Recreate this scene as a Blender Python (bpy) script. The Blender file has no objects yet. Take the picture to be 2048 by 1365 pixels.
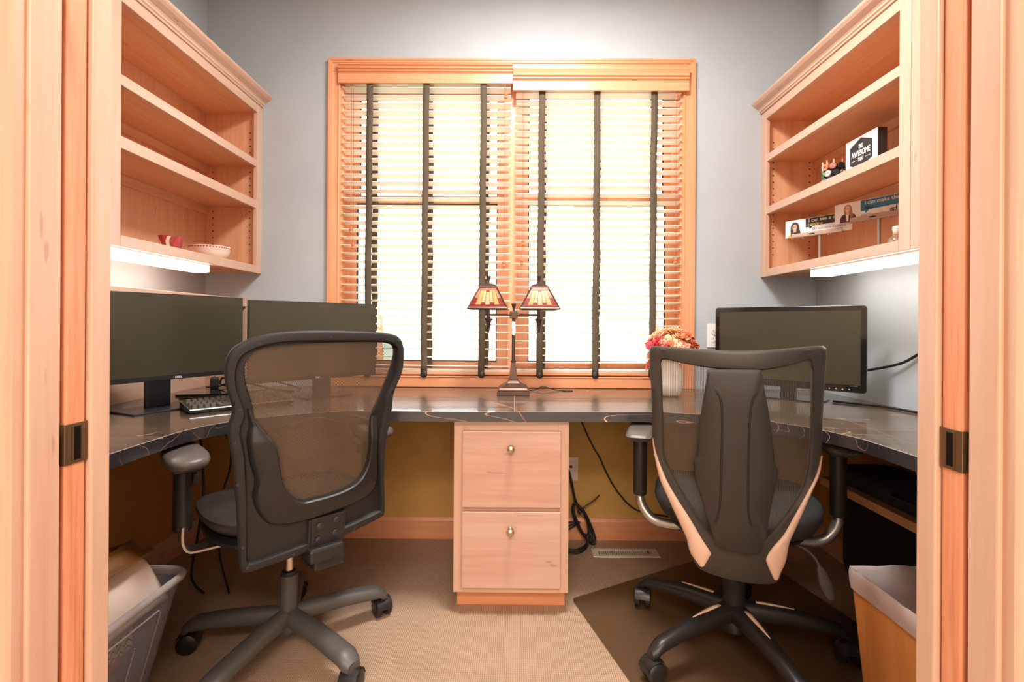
import bpy, bmesh, math, random
from mathutils import Vector, Matrix
from math import pi, sin, cos, radians as R
S = bpy.context.scene
COL = S.collection
random.seed(7)

# ---------------------------------------------------------------- camera, world, lights, exposure
cam = bpy.data.cameras.new('camera'); cam_o = bpy.data.objects.new('camera', cam); COL.objects.link(cam_o)
cam.sensor_width = 36; cam.lens = 986 / 2048 * 36; cam.clip_start = .05
cam.shift_y = -34.5 / 2048
cam_o.matrix_world = Matrix.Translation((0, 0, 1.054)) @ Matrix.Rotation(.0061, 4, 'Z') @ Matrix.Rotation(R(90), 4, 'X') @ Matrix.Rotation(.006, 4, 'Z')
S.camera = cam_o
S.view_settings.view_transform = 'Standard'; S.view_settings.look = 'None'
S.view_settings.gamma = 1; S.view_settings.use_curve_mapping = False
S.view_settings.exposure = -0.08
S.cycles.use_denoising = True
S.cycles.max_bounces = 10; S.cycles.diffuse_bounces = 6; S.cycles.transparent_max_bounces = 24
S.cycles.sample_clamp_indirect = 6
S.cycles.caustics_reflective = False; S.cycles.caustics_refractive = False

W = bpy.data.worlds.new('overcast_sky'); S.world = W; W.use_nodes = True
wn = W.node_tree.nodes; wl = W.node_tree.links
bg = wn['Background']; bg.inputs['Strength'].default_value = 7.5
tc = wn.new('ShaderNodeTexCoord'); sx_ = wn.new('ShaderNodeSeparateXYZ'); rp = wn.new('ShaderNodeValToRGB')
wl.new(tc.outputs['Generated'], sx_.inputs[0]); wl.new(sx_.outputs['Z'], rp.inputs[0]); wl.new(rp.outputs[0], bg.inputs[0])
rp.color_ramp.elements[0].position = 0; rp.color_ramp.elements[0].color = (.80, .84, .86, 1)
rp.color_ramp.elements[1].position = .6; rp.color_ramp.elements[1].color = (.92, .97, 1, 1)

def area(name, loc, rot, sx, sy, power, col, spread=180):
    l = bpy.data.lights.new(name, 'AREA'); l.shape = 'RECTANGLE'; l.size = sx; l.size_y = sy; l.energy = power; l.color = col
    l.spread = R(spread)
    o = bpy.data.objects.new(name, l); COL.objects.link(o); o.location = loc; o.rotation_euler = rot
    return o
area('room_ceiling_light', (.15, 1.42, 2.70), (0, 0, 0), .45, .45, 66, (1, .98, .96))
area('hall_overhead_fill', (-.35, -1.5, 2.68), (0, 0, 0), .9, .7, 62, (1, .87, .76))  # added pair of unseen fill lights, high up behind the camera
area('hall_overhead_fill', (.35, -1.5, 2.68), (0, 0, 0), .9, .7, 62, (1, .87, .76))
area('hall_rear_fill', (0, -2.3, 1.10), (R(90), 0, 0), 2.4, 2.0, 44, (1, .88, .77))  # added upright fill light behind the camera; no hall window is built
pw = area('window_daylight_portal', (-.02, 2.62, 1.54), (R(-90), 0, 0), 1.75, 1.6, 1, (1, 1, 1))
pw.data.cycles.is_portal = True

# ---------------------------------------------------------------- materials
def srgb(r, g, b):
    f = lambda c: (c / 255 / 12.92) if c / 255 <= .04045 else ((c / 255 + .055) / 1.055) ** 2.4
    return (f(r), f(g), f(b), 1)
def newmat(name):
    m = bpy.data.materials.new(name); m.use_nodes = True
    return m, m.node_tree.nodes, m.node_tree.links, m.node_tree.nodes['Principled BSDF']
def ramp(n, l, fac, stops):
    r = n.new('ShaderNodeValToRGB'); e = r.color_ramp.elements
    while len(e) < len(stops): e.new(.5)
    for k, (p, c) in enumerate(stops): e[k].position = p; e[k].color = c
    l.new(fac, r.inputs[0]); return r.outputs[0]
def coords(n, l, scale=(1, 1, 1), rot=(0, 0, 0)):
    t = n.new('ShaderNodeTexCoord'); m = n.new('ShaderNodeMapping')
    m.inputs['Scale'].default_value = scale; m.inputs['Rotation'].default_value = rot
    l.new(t.outputs['Object'], m.inputs[0]); return m.outputs[0]
def noise(n, l, vec, scale, detail=4, rough=.5, dist=0):
    t = n.new('ShaderNodeTexNoise'); t.inputs['Scale'].default_value = scale; t.inputs['Detail'].default_value = detail
    t.inputs['Roughness'].default_value = rough; t.inputs['Distortion'].default_value = dist
    l.new(vec, t.inputs[0]); return t.outputs['Fac']
def bump(n, l, p, h, strength=.2, dist=.001):
    b = n.new('ShaderNodeBump'); b.inputs['Strength'].default_value = strength; b.inputs['Distance'].default_value = dist
    l.new(h, b.inputs['Height']); l.new(b.outputs[0], p.inputs['Normal'])
def plain(name, rgb, rough=.5, metal=0, var=.08, bumps=0, bscale=300, coat=0):
    m, n, l, p = newmat(name)
    c = srgb(*rgb); v = coords(n, l); f = noise(n, l, v, 9, 3)
    a = tuple(x * (1 - var) for x in c[:3]) + (1,); b = tuple(min(1, x * (1 + var)) for x in c[:3]) + (1,)
    l.new(ramp(n, l, f, [(.3, a), (.7, b)]), p.inputs['Base Color'])
    p.inputs['Roughness'].default_value = rough; p.inputs['Metallic'].default_value = metal
    p.inputs['Coat Weight'].default_value = coat
    if bumps: bump(n, l, p, noise(n, l, v, bscale, 2), bumps)
    return m
def wood(name, c1, c2, c3, axis, rough=.38, fine=60, band=5, streak=.06):
    """pale varnished timber, grain running along one axis"""
    m, n, l, p = newmat(name)
    sc = [1, 1, 1]; sc[axis] = .055
    v = coords(n, l, tuple(sc))
    a = noise(n, l, v, band, 3, .5, 1.2); b = noise(n, l, v, fine, 4, .6, .3)
    mx = n.new('ShaderNodeMath'); mx.operation = 'MULTIPLY_ADD'; l.new(b, mx.inputs[0]); mx.inputs[1].default_value = .45; 
    ad = n.new('ShaderNodeMath'); ad.operation = 'MULTIPLY'; l.new(a, ad.inputs[0]); ad.inputs[1].default_value = .6
    l.new(ad.outputs[0], mx.inputs[2])
    base = ramp(n, l, mx.outputs[0], [(.32, srgb(*c1)), (.5, srgb(*c2)), (.68, srgb(*c3))])
    # short mineral flecks
    sc2 = [1, 1, 1]; sc2[axis] = .22
    fl = noise(n, l, coords(n, l, tuple(sc2)), 42, 1, .5)
    fk = ramp(n, l, fl, [(.76, (0, 0, 0, 1)), (.80, (1, 1, 1, 1))])
    mix = n.new('ShaderNodeMix'); mix.data_type = 'RGBA'; mix.inputs[7].default_value = tuple(x * .62 for x in srgb(*c1)[:3]) + (1,)
    mf = n.new('ShaderNodeMath'); mf.operation = 'MULTIPLY'; mf.inputs[1].default_value = .5; l.new(fk, mf.inputs[0])
    l.new(mf.outputs[0], mix.inputs[0]); l.new(base, mix.inputs[6]); l.new(mix.outputs[2], p.inputs['Base Color'])
    p.inputs['Roughness'].default_value = rough; p.inputs['Coat Weight'].default_value = .25; p.inputs['Coat Roughness'].default_value = .25
    bump(n, l, p, b, streak)
    return m
MP = ((198, 154, 128), (208, 168, 143), (217, 181, 158))
maple_x = wood('maple_grain_along_x', *MP, 0); maple_y = wood('maple_grain_along_y', *MP, 1); maple_z = wood('maple_grain_along_z', *MP, 2)
TR = ((212, 138, 94), (224, 152, 108), (232, 164, 122))
trim_x = wood('trim_maple_along_x', *TR, 0); trim_z = wood('trim_maple_along_z', *TR, 2)
CB = ((206, 148, 108), (218, 164, 124), (228, 178, 140))
inner_y = wood('cabinet_lining_along_y', *CB, 1, rough=.5); inner_z = wood('cabinet_lining_along_z', *CB, 2, rough=.5)
drawer_x = wood('drawer_front_maple', (192, 146, 124), (202, 160, 140), (210, 172, 154), 0, rough=.4)
fir_z = wood('door_edge_fir', (196, 118, 80), (218, 144, 106), (228, 158, 122), 2, fine=140, band=30)
slat_m = None
wall_m = plain('grey_wall_paint', (177, 182, 185), .75, var=.015, bumps=.05, bscale=700)
ceil_m = plain('ceiling_paint', (232, 230, 226), .85, var=.02)
hall_m = plain('hall_wall_paint', (214, 202, 186), .8, var=.02)

def carpet():
    m, n, l, p = newmat('woven_carpet')
    v = coords(n, l)
    w1 = n.new('ShaderNodeTexWave'); w1.bands_direction = 'X'; w1.inputs['Scale'].default_value = 48; w1.inputs['Distortion'].default_value = 1.2; w1.inputs['Detail'].default_value = 2; w1.inputs['Detail Scale'].default_value = 6
    w2 = n.new('ShaderNodeTexWave'); w2.bands_direction = 'Y'; w2.inputs['Scale'].default_value = 70; w2.inputs['Distortion'].default_value = 1.5; w2.inputs['Detail'].default_value = 2; w2.inputs['Detail Scale'].default_value = 6
    l.new(v, w1.inputs[0]); l.new(v, w2.inputs[0])
    mu = n.new('ShaderNodeMath'); mu.operation = 'MULTIPLY'; l.new(w1.outputs['Fac'], mu.inputs[0]); l.new(w2.outputs['Fac'], mu.inputs[1])
    big = noise(n, l, v, 3, 3)
    col = ramp(n, l, mu.outputs[0], [(0, srgb(166, 134, 106)), (.35, srgb(214, 180, 152)), (1, srgb(240, 214, 190))])
    mix = n.new('ShaderNodeMix'); mix.data_type = 'RGBA'; mix.blend_type = 'MULTIPLY'; mix.inputs[0].default_value = 1
    l.new(col, mix.inputs[6]); l.new(ramp(n, l, big, [(.3, (.86, .84, .8, 1)), (.7, (1, 1, 1, 1))]), mix.inputs[7])
    l.new(mix.outputs[2], p.inputs['Base Color']); p.inputs['Roughness'].default_value = .95
    bump(n, l, p, mu.outputs[0], .8, .003)
    return m
carpet_m = carpet()

def laminate(name, c1, c2):
    m, n, l, p = newmat(name)
    def veins(scale, rot, freq, lv, th):
        v = coords(n, l, scale, rot); f = noise(n, l, v, freq, 3, .45)
        outs = []
        for q in lv:
            a = n.new('ShaderNodeMath'); a.operation = 'SUBTRACT'; l.new(f, a.inputs[0]); a.inputs[1].default_value = q
            b = n.new('ShaderNodeMath'); b.operation = 'ABSOLUTE'; l.new(a.outputs[0], b.inputs[0])
            c = n.new('ShaderNodeMath'); c.operation = 'LESS_THAN'; l.new(b.outputs[0], c.inputs[0]); c.inputs[1].default_value = th; outs.append(c.outputs[0])
        o = outs[0]
        for q in outs[1:]:
            mxx = n.new('ShaderNodeMath'); mxx.operation = 'MAXIMUM'; l.new(o, mxx.inputs[0]); l.new(q, mxx.inputs[1]); o = mxx.outputs[0]
        mask = ramp(n, l, noise(n, l, coords(n, l, (.5, 1, 1)), 2.3, 2), [(.42, (0, 0, 0, 1)), (.56, (1, 1, 1, 1))])
        mm = n.new('ShaderNodeMath'); mm.operation = 'MULTIPLY'; l.new(o, mm.inputs[0]); l.new(mask, mm.inputs[1]); return mm.outputs[0]
    a = veins((.16, 1.5, 1.5), (0, 0, R(4)), 2.6, (.43, .50, .57), .0009)
    b = veins((.9, .25, 1.2), (R(8), R(0), R(38)), 1.5, (.52,), .0009)
    mx1 = n.new('ShaderNodeMath'); mx1.operation = 'MAXIMUM'; l.new(a, mx1.inputs[0]); l.new(b, mx1.inputs[1])
    basec = ramp(n, l, noise(n, l, coords(n, l, (.3, 1.5, 1)), 9, 4), [(.3, srgb(*c1)), (.7, srgb(*c2))])
    mix = n.new('ShaderNodeMix'); mix.data_type = 'RGBA'; l.new(mx1.outputs[0], mix.inputs[0]); l.new(basec, mix.inputs[6]); mix.inputs[7].default_value = srgb(206, 158, 124)
    l.new(mix.outputs[2], p.inputs['Base Color']); p.inputs['Roughness'].default_value = .30; p.inputs['Specular IOR Level'].default_value = .5
    p.inputs['Coat Weight'].default_value = .6; p.inputs['Coat Roughness'].default_value = .05
    return m
laminate_m = laminate('dark_stone_laminate', (70, 56, 44), (92, 75, 58))
laminate_edge = laminate('black_stone_laminate_edge', (34, 34, 38), (50, 50, 54))
edge_highlight_m = plain('painted_edge_highlight', (196, 182, 170), .5)

def slatmat():
    m, n, l, p = newmat('pale_wood_slat')
    v = coords(n, l, (.05, 1, 1)); f = noise(n, l, v, 60, 4)
    c = ramp(n, l, f, [(.3, srgb(246, 232, 216)), (.7, srgb(253, 244, 232))])
    l.new(c, p.inputs['Base Color']); p.inputs['Roughness'].default_value = .45
    tr = n.new('ShaderNodeBsdfTranslucent'); l.new(c, tr.inputs[0])
    mx = n.new('ShaderNodeMixShader'); mx.inputs[0].default_value = .15
    l.new(p.outputs[0], mx.inputs[1]); l.new(tr.outputs[0], mx.inputs[2]); l.new(mx.outputs[0], n['Material Output'].inputs[0])
    return m
slat_m = slatmat()

def clear(name, tint, gloss=.08, rough=.02, diff=0, dcol=(1, 1, 1, 1)):
    m, n, l, p = newmat(name)
    t = n.new('ShaderNodeBsdfTransparent'); t.inputs[0].default_value = tint
    g = n.new('ShaderNodeBsdfGlossy'); g.inputs['Roughness'].default_value = rough
    mx = n.new('ShaderNodeMixShader'); 
    lw = n.new('ShaderNodeLayerWeight'); lw.inputs[0].default_value = .25
    ma = n.new('ShaderNodeMath'); ma.operation = 'MULTIPLY_ADD'; ma.inputs[1].default_value = .5; ma.inputs[2].default_value = gloss; l.new(lw.outputs['Fresnel'], ma.inputs[0])
    l.new(ma.outputs[0], mx.inputs[0]); l.new(t.outputs[0], mx.inputs[1]); l.new(g.outputs[0], mx.inputs[2])
    out = mx.outputs[0]
    if diff:
        d = n.new('ShaderNodeBsdfDiffuse'); d.inputs[0].default_value = dcol
        m2 = n.new('ShaderNodeMixShader'); m2.inputs[0].default_value = diff; l.new(out, m2.inputs[1]); l.new(d.outputs[0], m2.inputs[2]); out = m2.outputs[0]
    l.new(out, n['Material Output'].inputs[0]); n.remove(p)
    return m
glass_m = clear('window_glass', (.97, .98, .98, 1), .03, 0)
tote_m = clear('clear_tote_plastic', (.96, .97, .98, 1), .04, .10, .11, srgb(240, 234, 246))
rim_m = clear('tote_rim_plastic', (.85, .86, .90, 1), .08, .2, .55, srgb(205, 192, 188))
jar_m = clear('jar_glass', (.95, .93, .9, 1), .12, .03, .12, srgb(240, 220, 200))
mat_m = clear('chair_mat_vinyl', (.86, .81, .74, 1), .03, .28, .10, srgb(120, 92, 66))
liner_m = clear('bin_liner_film', (.92, .9, .9, 1), .08, .2, .55, srgb(238, 222, 216))
tint_glass = clear('pink_cup_glass', (.85, .35, .35, 1), .1, .05, .35, srgb(220, 110, 110))

def emit(name, col, s):
    m, n, l, p = newmat(name); p.inputs['Base Color'].default_value = col; p.inputs['Emission Color'].default_value = col; p.inputs['Emission Strength'].default_value = s
    p.inputs['Roughness'].default_value = .4; return m
tube_m = emit('fluorescent_diffuser', (1, .97, .90, 1), 13)

bulb_m = emit('lit_lamp_bulb', (1, .90, .74, 1), 22)

def weave(name, du, dv, rot, col, open_u, open_v, mode):
    """real perforated fabric: strands opaque, holes clear, cell size in metres"""
    m, n, l, p = newmat(name)
    t = n.new('ShaderNodeTexCoord'); mp = n.new('ShaderNodeMapping'); mp.inputs['Rotation'].default_value = (0, R(rot), 0)
    l.new(t.outputs['Object'], mp.inputs[0]); s = n.new('ShaderNodeSeparateXYZ'); l.new(mp.outputs[0], s.inputs[0])
    def cell(out, d, op):
        a = n.new('ShaderNodeMath'); a.operation = 'DIVIDE'; l.new(out, a.inputs[0]); a.inputs[1].default_value = d
        b = n.new('ShaderNodeMath'); b.operation = 'FRACT'; l.new(a.outputs[0], b.inputs[0])
        c = n.new('ShaderNodeMath'); c.operation = 'LESS_THAN'; l.new(b.outputs[0], c.inputs[0]); c.inputs[1].default_value = op
        return c.outputs[0]
    u = cell(s.outputs['X'], du, open_u); v = cell(s.outputs['Z'], dv, open_v)
    a = n.new('ShaderNodeMath'); a.operation = 'MULTIPLY'; l.new(u, a.inputs[0]); l.new(v, a.inputs[1])
    tr = n.new('ShaderNodeBsdfTransparent'); mx = n.new('ShaderNodeMixShader')
    l.new(a.outputs[0], mx.inputs[0]); l.new(p.outputs[0], mx.inputs[1]); l.new(tr.outputs[0], mx.inputs[2]); l.new(mx.outputs[0], n['Material Output'].inputs[0])
    l.new(ramp(n, l, noise(n, l, t.outputs['Object'], 8, 2), [(.3, srgb(*[int(c * .85) for c in col])), (.7, srgb(*col))]), p.inputs['Base Color'])
    p.inputs['Roughness'].default_value = .45
    return m
mesh_a = weave('diagonal_net_fabric', .0038, .0026, 28, (104, 84, 66), .54, .56, 0)
mesh_b = weave('striped_net_fabric', .0030, .0042, 0, (104, 94, 82), .62, .92, 1)

blk = plain('black_plastic', (36, 33, 31), .38, var=.1, bumps=.08)
blk_matte = plain('matte_black_plastic', (34, 31, 29), .6, var=.12, bumps=.15, bscale=900)
grey_pl = plain('charcoal_plastic', (84, 78, 72), .5, var=.08, bumps=.25, bscale=900)
base_grey = plain('grey_painted_base', (86, 82, 78), .45, .1, var=.06, bumps=.15, bscale=600)
brown_pl = plain('warm_charcoal_plastic', (60, 54, 48), .42, var=.07, bumps=.15, bscale=900)
spine_m = plain('dark_spine_plastic', (50, 44, 39), .5, var=.07, bumps=.15, bscale=900)
fab_blk = plain('black_seat_fabric', (38, 35, 33), .9, var=.15, bumps=.6, bscale=1200)
leather = plain('worn_black_seat_vinyl', (58, 50, 46), .45, var=.2, bumps=.1)
bronze = plain('champagne_painted_trim', (222, 184, 160), .4, .0, var=.04)
silver = plain('silver_bracket', (180, 174, 168), .3, .85, var=.04)
chrome = plain('chrome', (215, 208, 200), .12, 1, var=.02)
nickel = plain('satin_nickel', (205, 190, 168), .22, 1, var=.03)
pad_m = plain('soft_arm_pad', (92, 84, 78), .4, var=.1, bumps=.1)
dark_brass = plain('aged_brass', (136, 110, 80), .38, .9, var=.2)
brass_dark = plain('dark_bronze_recess', (36, 32, 28), .3, .8, var=.1)
lamp_m = plain('bronze_lamp_metal', (84, 60, 50), .38, .6, var=.2, bumps=.2, bscale=220)
screen_m = plain('dark_screen', (62, 57, 42), .36, var=.04);  # brown of the reflected room is put into the base colour
gloss_blk = plain('glossy_black_bezel', (26, 23, 20), .12, var=.05, coat=.5)
gunmetal = plain('gunmetal_stand', (82, 84, 90), .3, .75, var=.05)
white_pl = plain('white_plastic', (238, 234, 228), .35, var=.02)
cream_pl = plain('cream_outlet_plastic', (222, 206, 180), .4, var=.03)
black_hole = plain('dark_slot', (22, 18, 16), .8)
cord_m = plain('black_cord', (28, 25, 22), .45)
tape_m = plain('ladder_tape_cloth', (96, 83, 66), .95, var=.14, bumps=.8, bscale=1500)
thread_m = plain('cord_thread', (150, 120, 95), .8)
bead_m = plain('wooden_tassel', (196, 120, 72), .4)
gasket_m = plain('dark_window_gasket', (46, 42, 38), .6)
white_gloss = plain('white_glazed_ceramic', (240, 228, 216), .15, var=.02)
red_paint = plain('red_paint', (190, 62, 66), .4)
bin_m = wood('bin_veneer', (214, 132, 66), (224, 144, 76), (232, 156, 88), 2, rough=.4)
print_black = plain('printed_black', (44, 42, 44), .6); print_white = plain('printed_white', (242, 240, 238), .6)
print_yellow = plain('printed_yellow', (226, 196, 96), .6); print_blue = plain('printed_blue', (56, 124, 168), .55); print_navy = plain('printed_navy', (24, 46, 76), .6)
print_dark = plain('printed_olive_black', (50, 46, 32), .6); print_grey = plain('printed_grey', (110, 112, 120), .6)
skin_p = plain('printed_skin', (226, 176, 148), .6); hair_dk = plain('printed_dark_hair', (62, 42, 32), .6); hair_lt = plain('printed_fair_hair', (170, 118, 78), .6)
top_y = plain('printed_mustard_top', (214, 168, 84), .6); top_m = plain('printed_maroon_jacket', (112, 56, 60), .6, var=.5); lip_p = plain('printed_lips', (182, 72, 72), .6)
vent_m = plain('white_vent_enamel', (226, 214, 200), .4)
green_leaf = plain('dried_green_leaf', (112, 104, 62), .7, var=.2)
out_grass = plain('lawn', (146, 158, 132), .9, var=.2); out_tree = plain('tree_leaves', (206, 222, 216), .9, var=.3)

# ---------------------------------------------------------------- mesh helpers
class MB:
    def __init__(s): s.v = []; s.f = []
    def add(s, vs, fs):
        k = len(s.v); s.v += [tuple(v) for v in vs]; s.f += [tuple(i + k for i in f) for f in fs]; return s
    def box(s, x0, x1, y0, y1, z0, z1):
        v = [(x, y, z) for z in (z0, z1) for y in (y0, y1) for x in (x0, x1)]
        return s.add(v, [(0, 2, 3, 1), (4, 5, 7, 6), (0, 1, 5, 4), (2, 6, 7, 3), (0, 4, 6, 2), (1, 3, 7, 5)])
    def obox(s, c, u, v, w, a, b, h):          # oriented box, centre c, unit axes, half sizes
        c, u, v, w = map(Vector, (c, u, v, w))
        P = [c + u * a * i + v * b * j + w * h * k for k in (-1, 1) for j in (-1, 1) for i in (-1, 1)]
        return s.add(P, [(0, 2, 3, 1), (4, 5, 7, 6), (0, 1, 5, 4), (2, 6, 7, 3), (0, 4, 6, 2), (1, 3, 7, 5)])
    def prism(s, poly, axis, a, b):            # poly in the two other axes, extruded a..b along axis
        n = len(poly)
        def P(p, t):
            q = list(p); q.insert(axis, t); return q
        vs = [P(p, a) for p in poly] + [P(p, b) for p in poly]
        return s.add(vs, [tuple(range(n))[::-1], tuple(range(n, 2 * n))] + [(i, (i + 1) % n, n + (i + 1) % n, n + i) for i in range(n)])
    def tube(s, pts, r, n=8, cap=True):
        pts = [Vector(p) for p in pts]; m = len(pts); rr = r if hasattr(r, '__len__') else [r] * m
        vs = []; up = None
        for i, p in enumerate(pts):
            t = (pts[min(i + 1, m - 1)] - pts[max(i - 1, 0)])
            t = t.normalized() if t.length > 1e-9 else Vector((0, 0, 1))
            if up is None:
                up = Vector((0, 0, 1)) if abs(t.z) < .9 else Vector((1, 0, 0))
            a = t.cross(up)
            if a.length < 1e-6: a = t.cross(Vector((0, 1, 0)))
            a.normalize(); b = a.cross(t).normalized(); up = b
            vs += [p + (a * cos(2 * pi * k / n) + b * sin(2 * pi * k / n)) * rr[i] for k in range(n)]
        fs = [(i * n + k, i * n + (k + 1) % n, (i + 1) * n + (k + 1) % n, (i + 1) * n + k) for i in range(m - 1) for k in range(n)]
        if cap: fs += [tuple(range(n)), tuple(range((m - 1) * n, m * n))[::-1]]
        return s.add(vs, fs)
    def lathe(s, prof, c=(0, 0, 0), n=24, mat=None, sq=False):      # prof: (r, z)
        vs = []
        for r, z in prof:
            for k in range(n):
                a = 2 * pi * (k + (.5 if sq else 0)) / n; rr = r / cos(pi / n) if sq else r
                p = Vector((rr * cos(a), rr * sin(a), z)); p = (mat @ p) if mat else p
                vs.append(p + Vector(c))
        m = len(prof)
        fs = [(i * n + k, i * n + (k + 1) % n, (i + 1) * n + (k + 1) % n, (i + 1) * n + k) for i in range(m - 1) for k in range(n)]
        if prof[0][0] > 1e-6: fs.append(tuple(range(n))[::-1])
        if prof[-1][0] > 1e-6: fs.append(tuple(range((m - 1) * n, m * n)))
        return s.add(vs, fs)
    def rings(s, rings, close0=False, close1=False):   # list of equal length closed loops
        n = len(rings[0]); vs = [p for r in rings for p in r]
        fs = [(i * n + k, i * n + (k + 1) % n, (i + 1) * n + (k + 1) % n, (i + 1) * n + k) for i in range(len(rings) - 1) for k in range(n)]
        if close0: fs.append(tuple(range(n))[::-1])
        if close1: fs.append(tuple(range((len(rings) - 1) * n, len(rings) * n)))
        return s.add(vs, fs)
    def loft(s, rows):                                  # open grid
        n = len(rows[0]); vs = [p for r in rows for p in r]
        return s.add(vs, [(i * n + k, i * n + k + 1, (i + 1) * n + k + 1, (i + 1) * n + k) for i in range(len(rows) - 1) for k in range(n - 1)])
    def mesh(s, name, smooth=None, weld=True):
        me = bpy.data.meshes.new(name); me.from_pydata([tuple(v) for v in s.v], [], s.f)
        bm = bmesh.new(); bm.from_mesh(me)
        if weld: bmesh.ops.remove_doubles(bm, verts=bm.verts, dist=1e-6)
        bmesh.ops.recalc_face_normals(bm, faces=bm.faces); bm.to_mesh(me); bm.free()
        if smooth:
            for p in me.polygons: p.use_smooth = True
            me.set_sharp_from_angle(angle=R(smooth))
        return me

def link(name, me, mat, parent=None, bevel=0, seg=2, solid=0, sub=0):
    o = bpy.data.objects.new(name, me); COL.objects.link(o)
    if mat and not me.materials: me.materials.append(mat)
    if parent: o.parent = parent
    if solid: m = o.modifiers.new('solid', 'SOLIDIFY'); m.thickness = solid; m.offset = 0
    if bevel:
        m = o.modifiers.new('bevel', 'BEVEL'); m.width = bevel; m.segments = seg; m.limit_method = 'ANGLE'; m.angle_limit = R(35); m.harden_normals = False
    if sub: m = o.modifiers.new('sub', 'SUBSURF'); m.levels = m.render_levels = sub
    return o
def part(name, mb, mat, parent=None, bevel=0, smooth=None, **k):
    return link(name, mb.mesh(name, smooth), mat, parent, bevel, **k)
def tag(o, label=None, cat=None, group=None, kind=None):
    if label: o['label'] = label
    if cat: o['category'] = cat
    if group: o['group'] = group
    if kind: o['kind'] = kind
    return o
def thing(name, label, cat, loc=(0, 0, 0), rz=0, group=None):
    o = bpy.data.objects.new(name, None); COL.objects.link(o); o.location = loc; o.rotation_euler = (0, 0, rz); o.empty_display_size = .1
    return tag(o, label, cat, group)
def struct(name, mb, mat, bevel=0, **k): return tag(part(name, mb, mat, None, bevel, **k), kind='structure')
def bx(*a): return MB().box(*a)
def catmull(pts, n=6, closed=False):
    P = [Vector(p) for p in pts]; m = len(P); out = []
    g = (lambda i: P[i % m]) if closed else (lambda i: P[max(0, min(m - 1, i))])
    for i in range(m if closed else m - 1):
        a, b, c, d = g(i - 1), g(i), g(i + 1), g(i + 2)
        for k in range(n):
            t = k / n
            out.append(.5 * ((2 * b) + (c - a) * t + (2 * a - 5 * b + 4 * c - d) * t * t + (3 * b - a - 3 * c + d) * t ** 3))
    if not closed: out.append(P[-1])
    return out
def cable(name, pts, r=.0025, mat=None, parent=None, n=7):
    return part(name, MB().tube(catmull(pts, 8), r, n), mat or cord_m, parent, smooth=60)
def text(name, s, size, loc, u, w, mat, parent=None, stretch=1, depth=.0006, bold=0, align='LEFT', shear=0):
    """flat lettering in the plane spanned by u (reading direction) and w (up)"""
    c = bpy.data.curves.new(name, 'FONT'); c.body = s; c.size = size; c.extrude = depth / 2; c.align_x = align; c.offset = bold; c.shear = shear
    o = bpy.data.objects.new('tmp', c); COL.objects.link(o)
    bpy.context.view_layer.update()
    me = bpy.data.meshes.new_from_object(o.evaluated_get(bpy.context.evaluated_depsgraph_get()))
    bpy.data.objects.remove(o); me.name = name
    u = Vector(u).normalized(); w = Vector(w).normalized(); nn = u.cross(w)
    for v in me.vertices:
        v.co = Vector(loc) + u * v.co.x * stretch + w * v.co.y + nn * v.co.z
    me.materials.clear(); me.materials.append(mat)
    return link(name, me, None, parent)

# ---------------------------------------------------------------- room shell
XL, XR, YB, YF, H = -1.525, 1.470, 2.42, .8135, 2.75
struct('floor', bx(-2.6, 2.6, -2.5, 2.58, -.05, 0), carpet_m)
struct('ceiling', bx(-2.6, 2.6, -2.5, 2.58, H, H + .06), ceil_m)
WX0, WX1, WZ0, WZ1 = -.862, .815, .79, 2.285
b = MB(); b.box(XL - .1, WX0, YB, YB + .16, 0, H); b.box(WX1, XR + .1, YB, YB + .16, 0, H)
b.box(WX0, WX1, YB, YB + .16, 0, WZ0); b.box(WX0, WX1, YB, YB + .16, WZ1, H)
struct('wall_back', b, wall_m)
struct('wall_left', bx(XL - .1, XL, YF, YB + .16, 0, H), wall_m)
struct('wall_right', bx(XR, XR + .1, YF, YB + .16, 0, H), wall_m)
b = MB()
for a0, a1 in ((-2.6, -.70), (.69, 2.6)):
    b.box(a0, a1, .685, .712, 0, H); b.box(a0, a1, .794, .8135, 0, H)
b.box(-.70, .69, .685, .8135, 2.10, H)
struct('wall_front', b, wall_m)
struct('wall_hall_left', bx(-2.65, -2.6, -2.5, .70, 0, H), hall_m)
struct('wall_hall_right', bx(2.6, 2.65, -2.5, .70, 0, H), hall_m)
struct('wall_hall_rear', bx(-2.6, 2.6, -2.55, -2.5, 0, H), hall_m)

low_m = plain('tan_below_worktop', (198, 152, 82), .8, var=.05, bumps=.08, bscale=600)  # one even tan, on thin sheets over the walls below the worktop
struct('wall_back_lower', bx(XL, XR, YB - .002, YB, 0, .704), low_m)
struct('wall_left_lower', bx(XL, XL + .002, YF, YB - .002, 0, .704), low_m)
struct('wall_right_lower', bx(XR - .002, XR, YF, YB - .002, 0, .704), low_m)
def base_profile(n, lo, hi, axis, face, sgn):
    pts = [(0, 0), (.014, 0), (.014, .088), (.011, .096), (.006, .104), (0, .104)]
    m = MB()
    m.prism([(face + sgn * p, z) for p, z in pts], axis, lo, hi)
    return struct(n, m, trim_x if axis == 0 else maple_y)
base_profile('baseboard_back', XL, -.213, 0, YB, -1)
base_profile('baseboard_back', .197, XR, 0, YB, -1)
base_profile('baseboard_left', .83, YB - .015, 1, XL, 1)
base_profile('baseboard_right', .83, YB - .015, 1, XR, -1)

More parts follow.
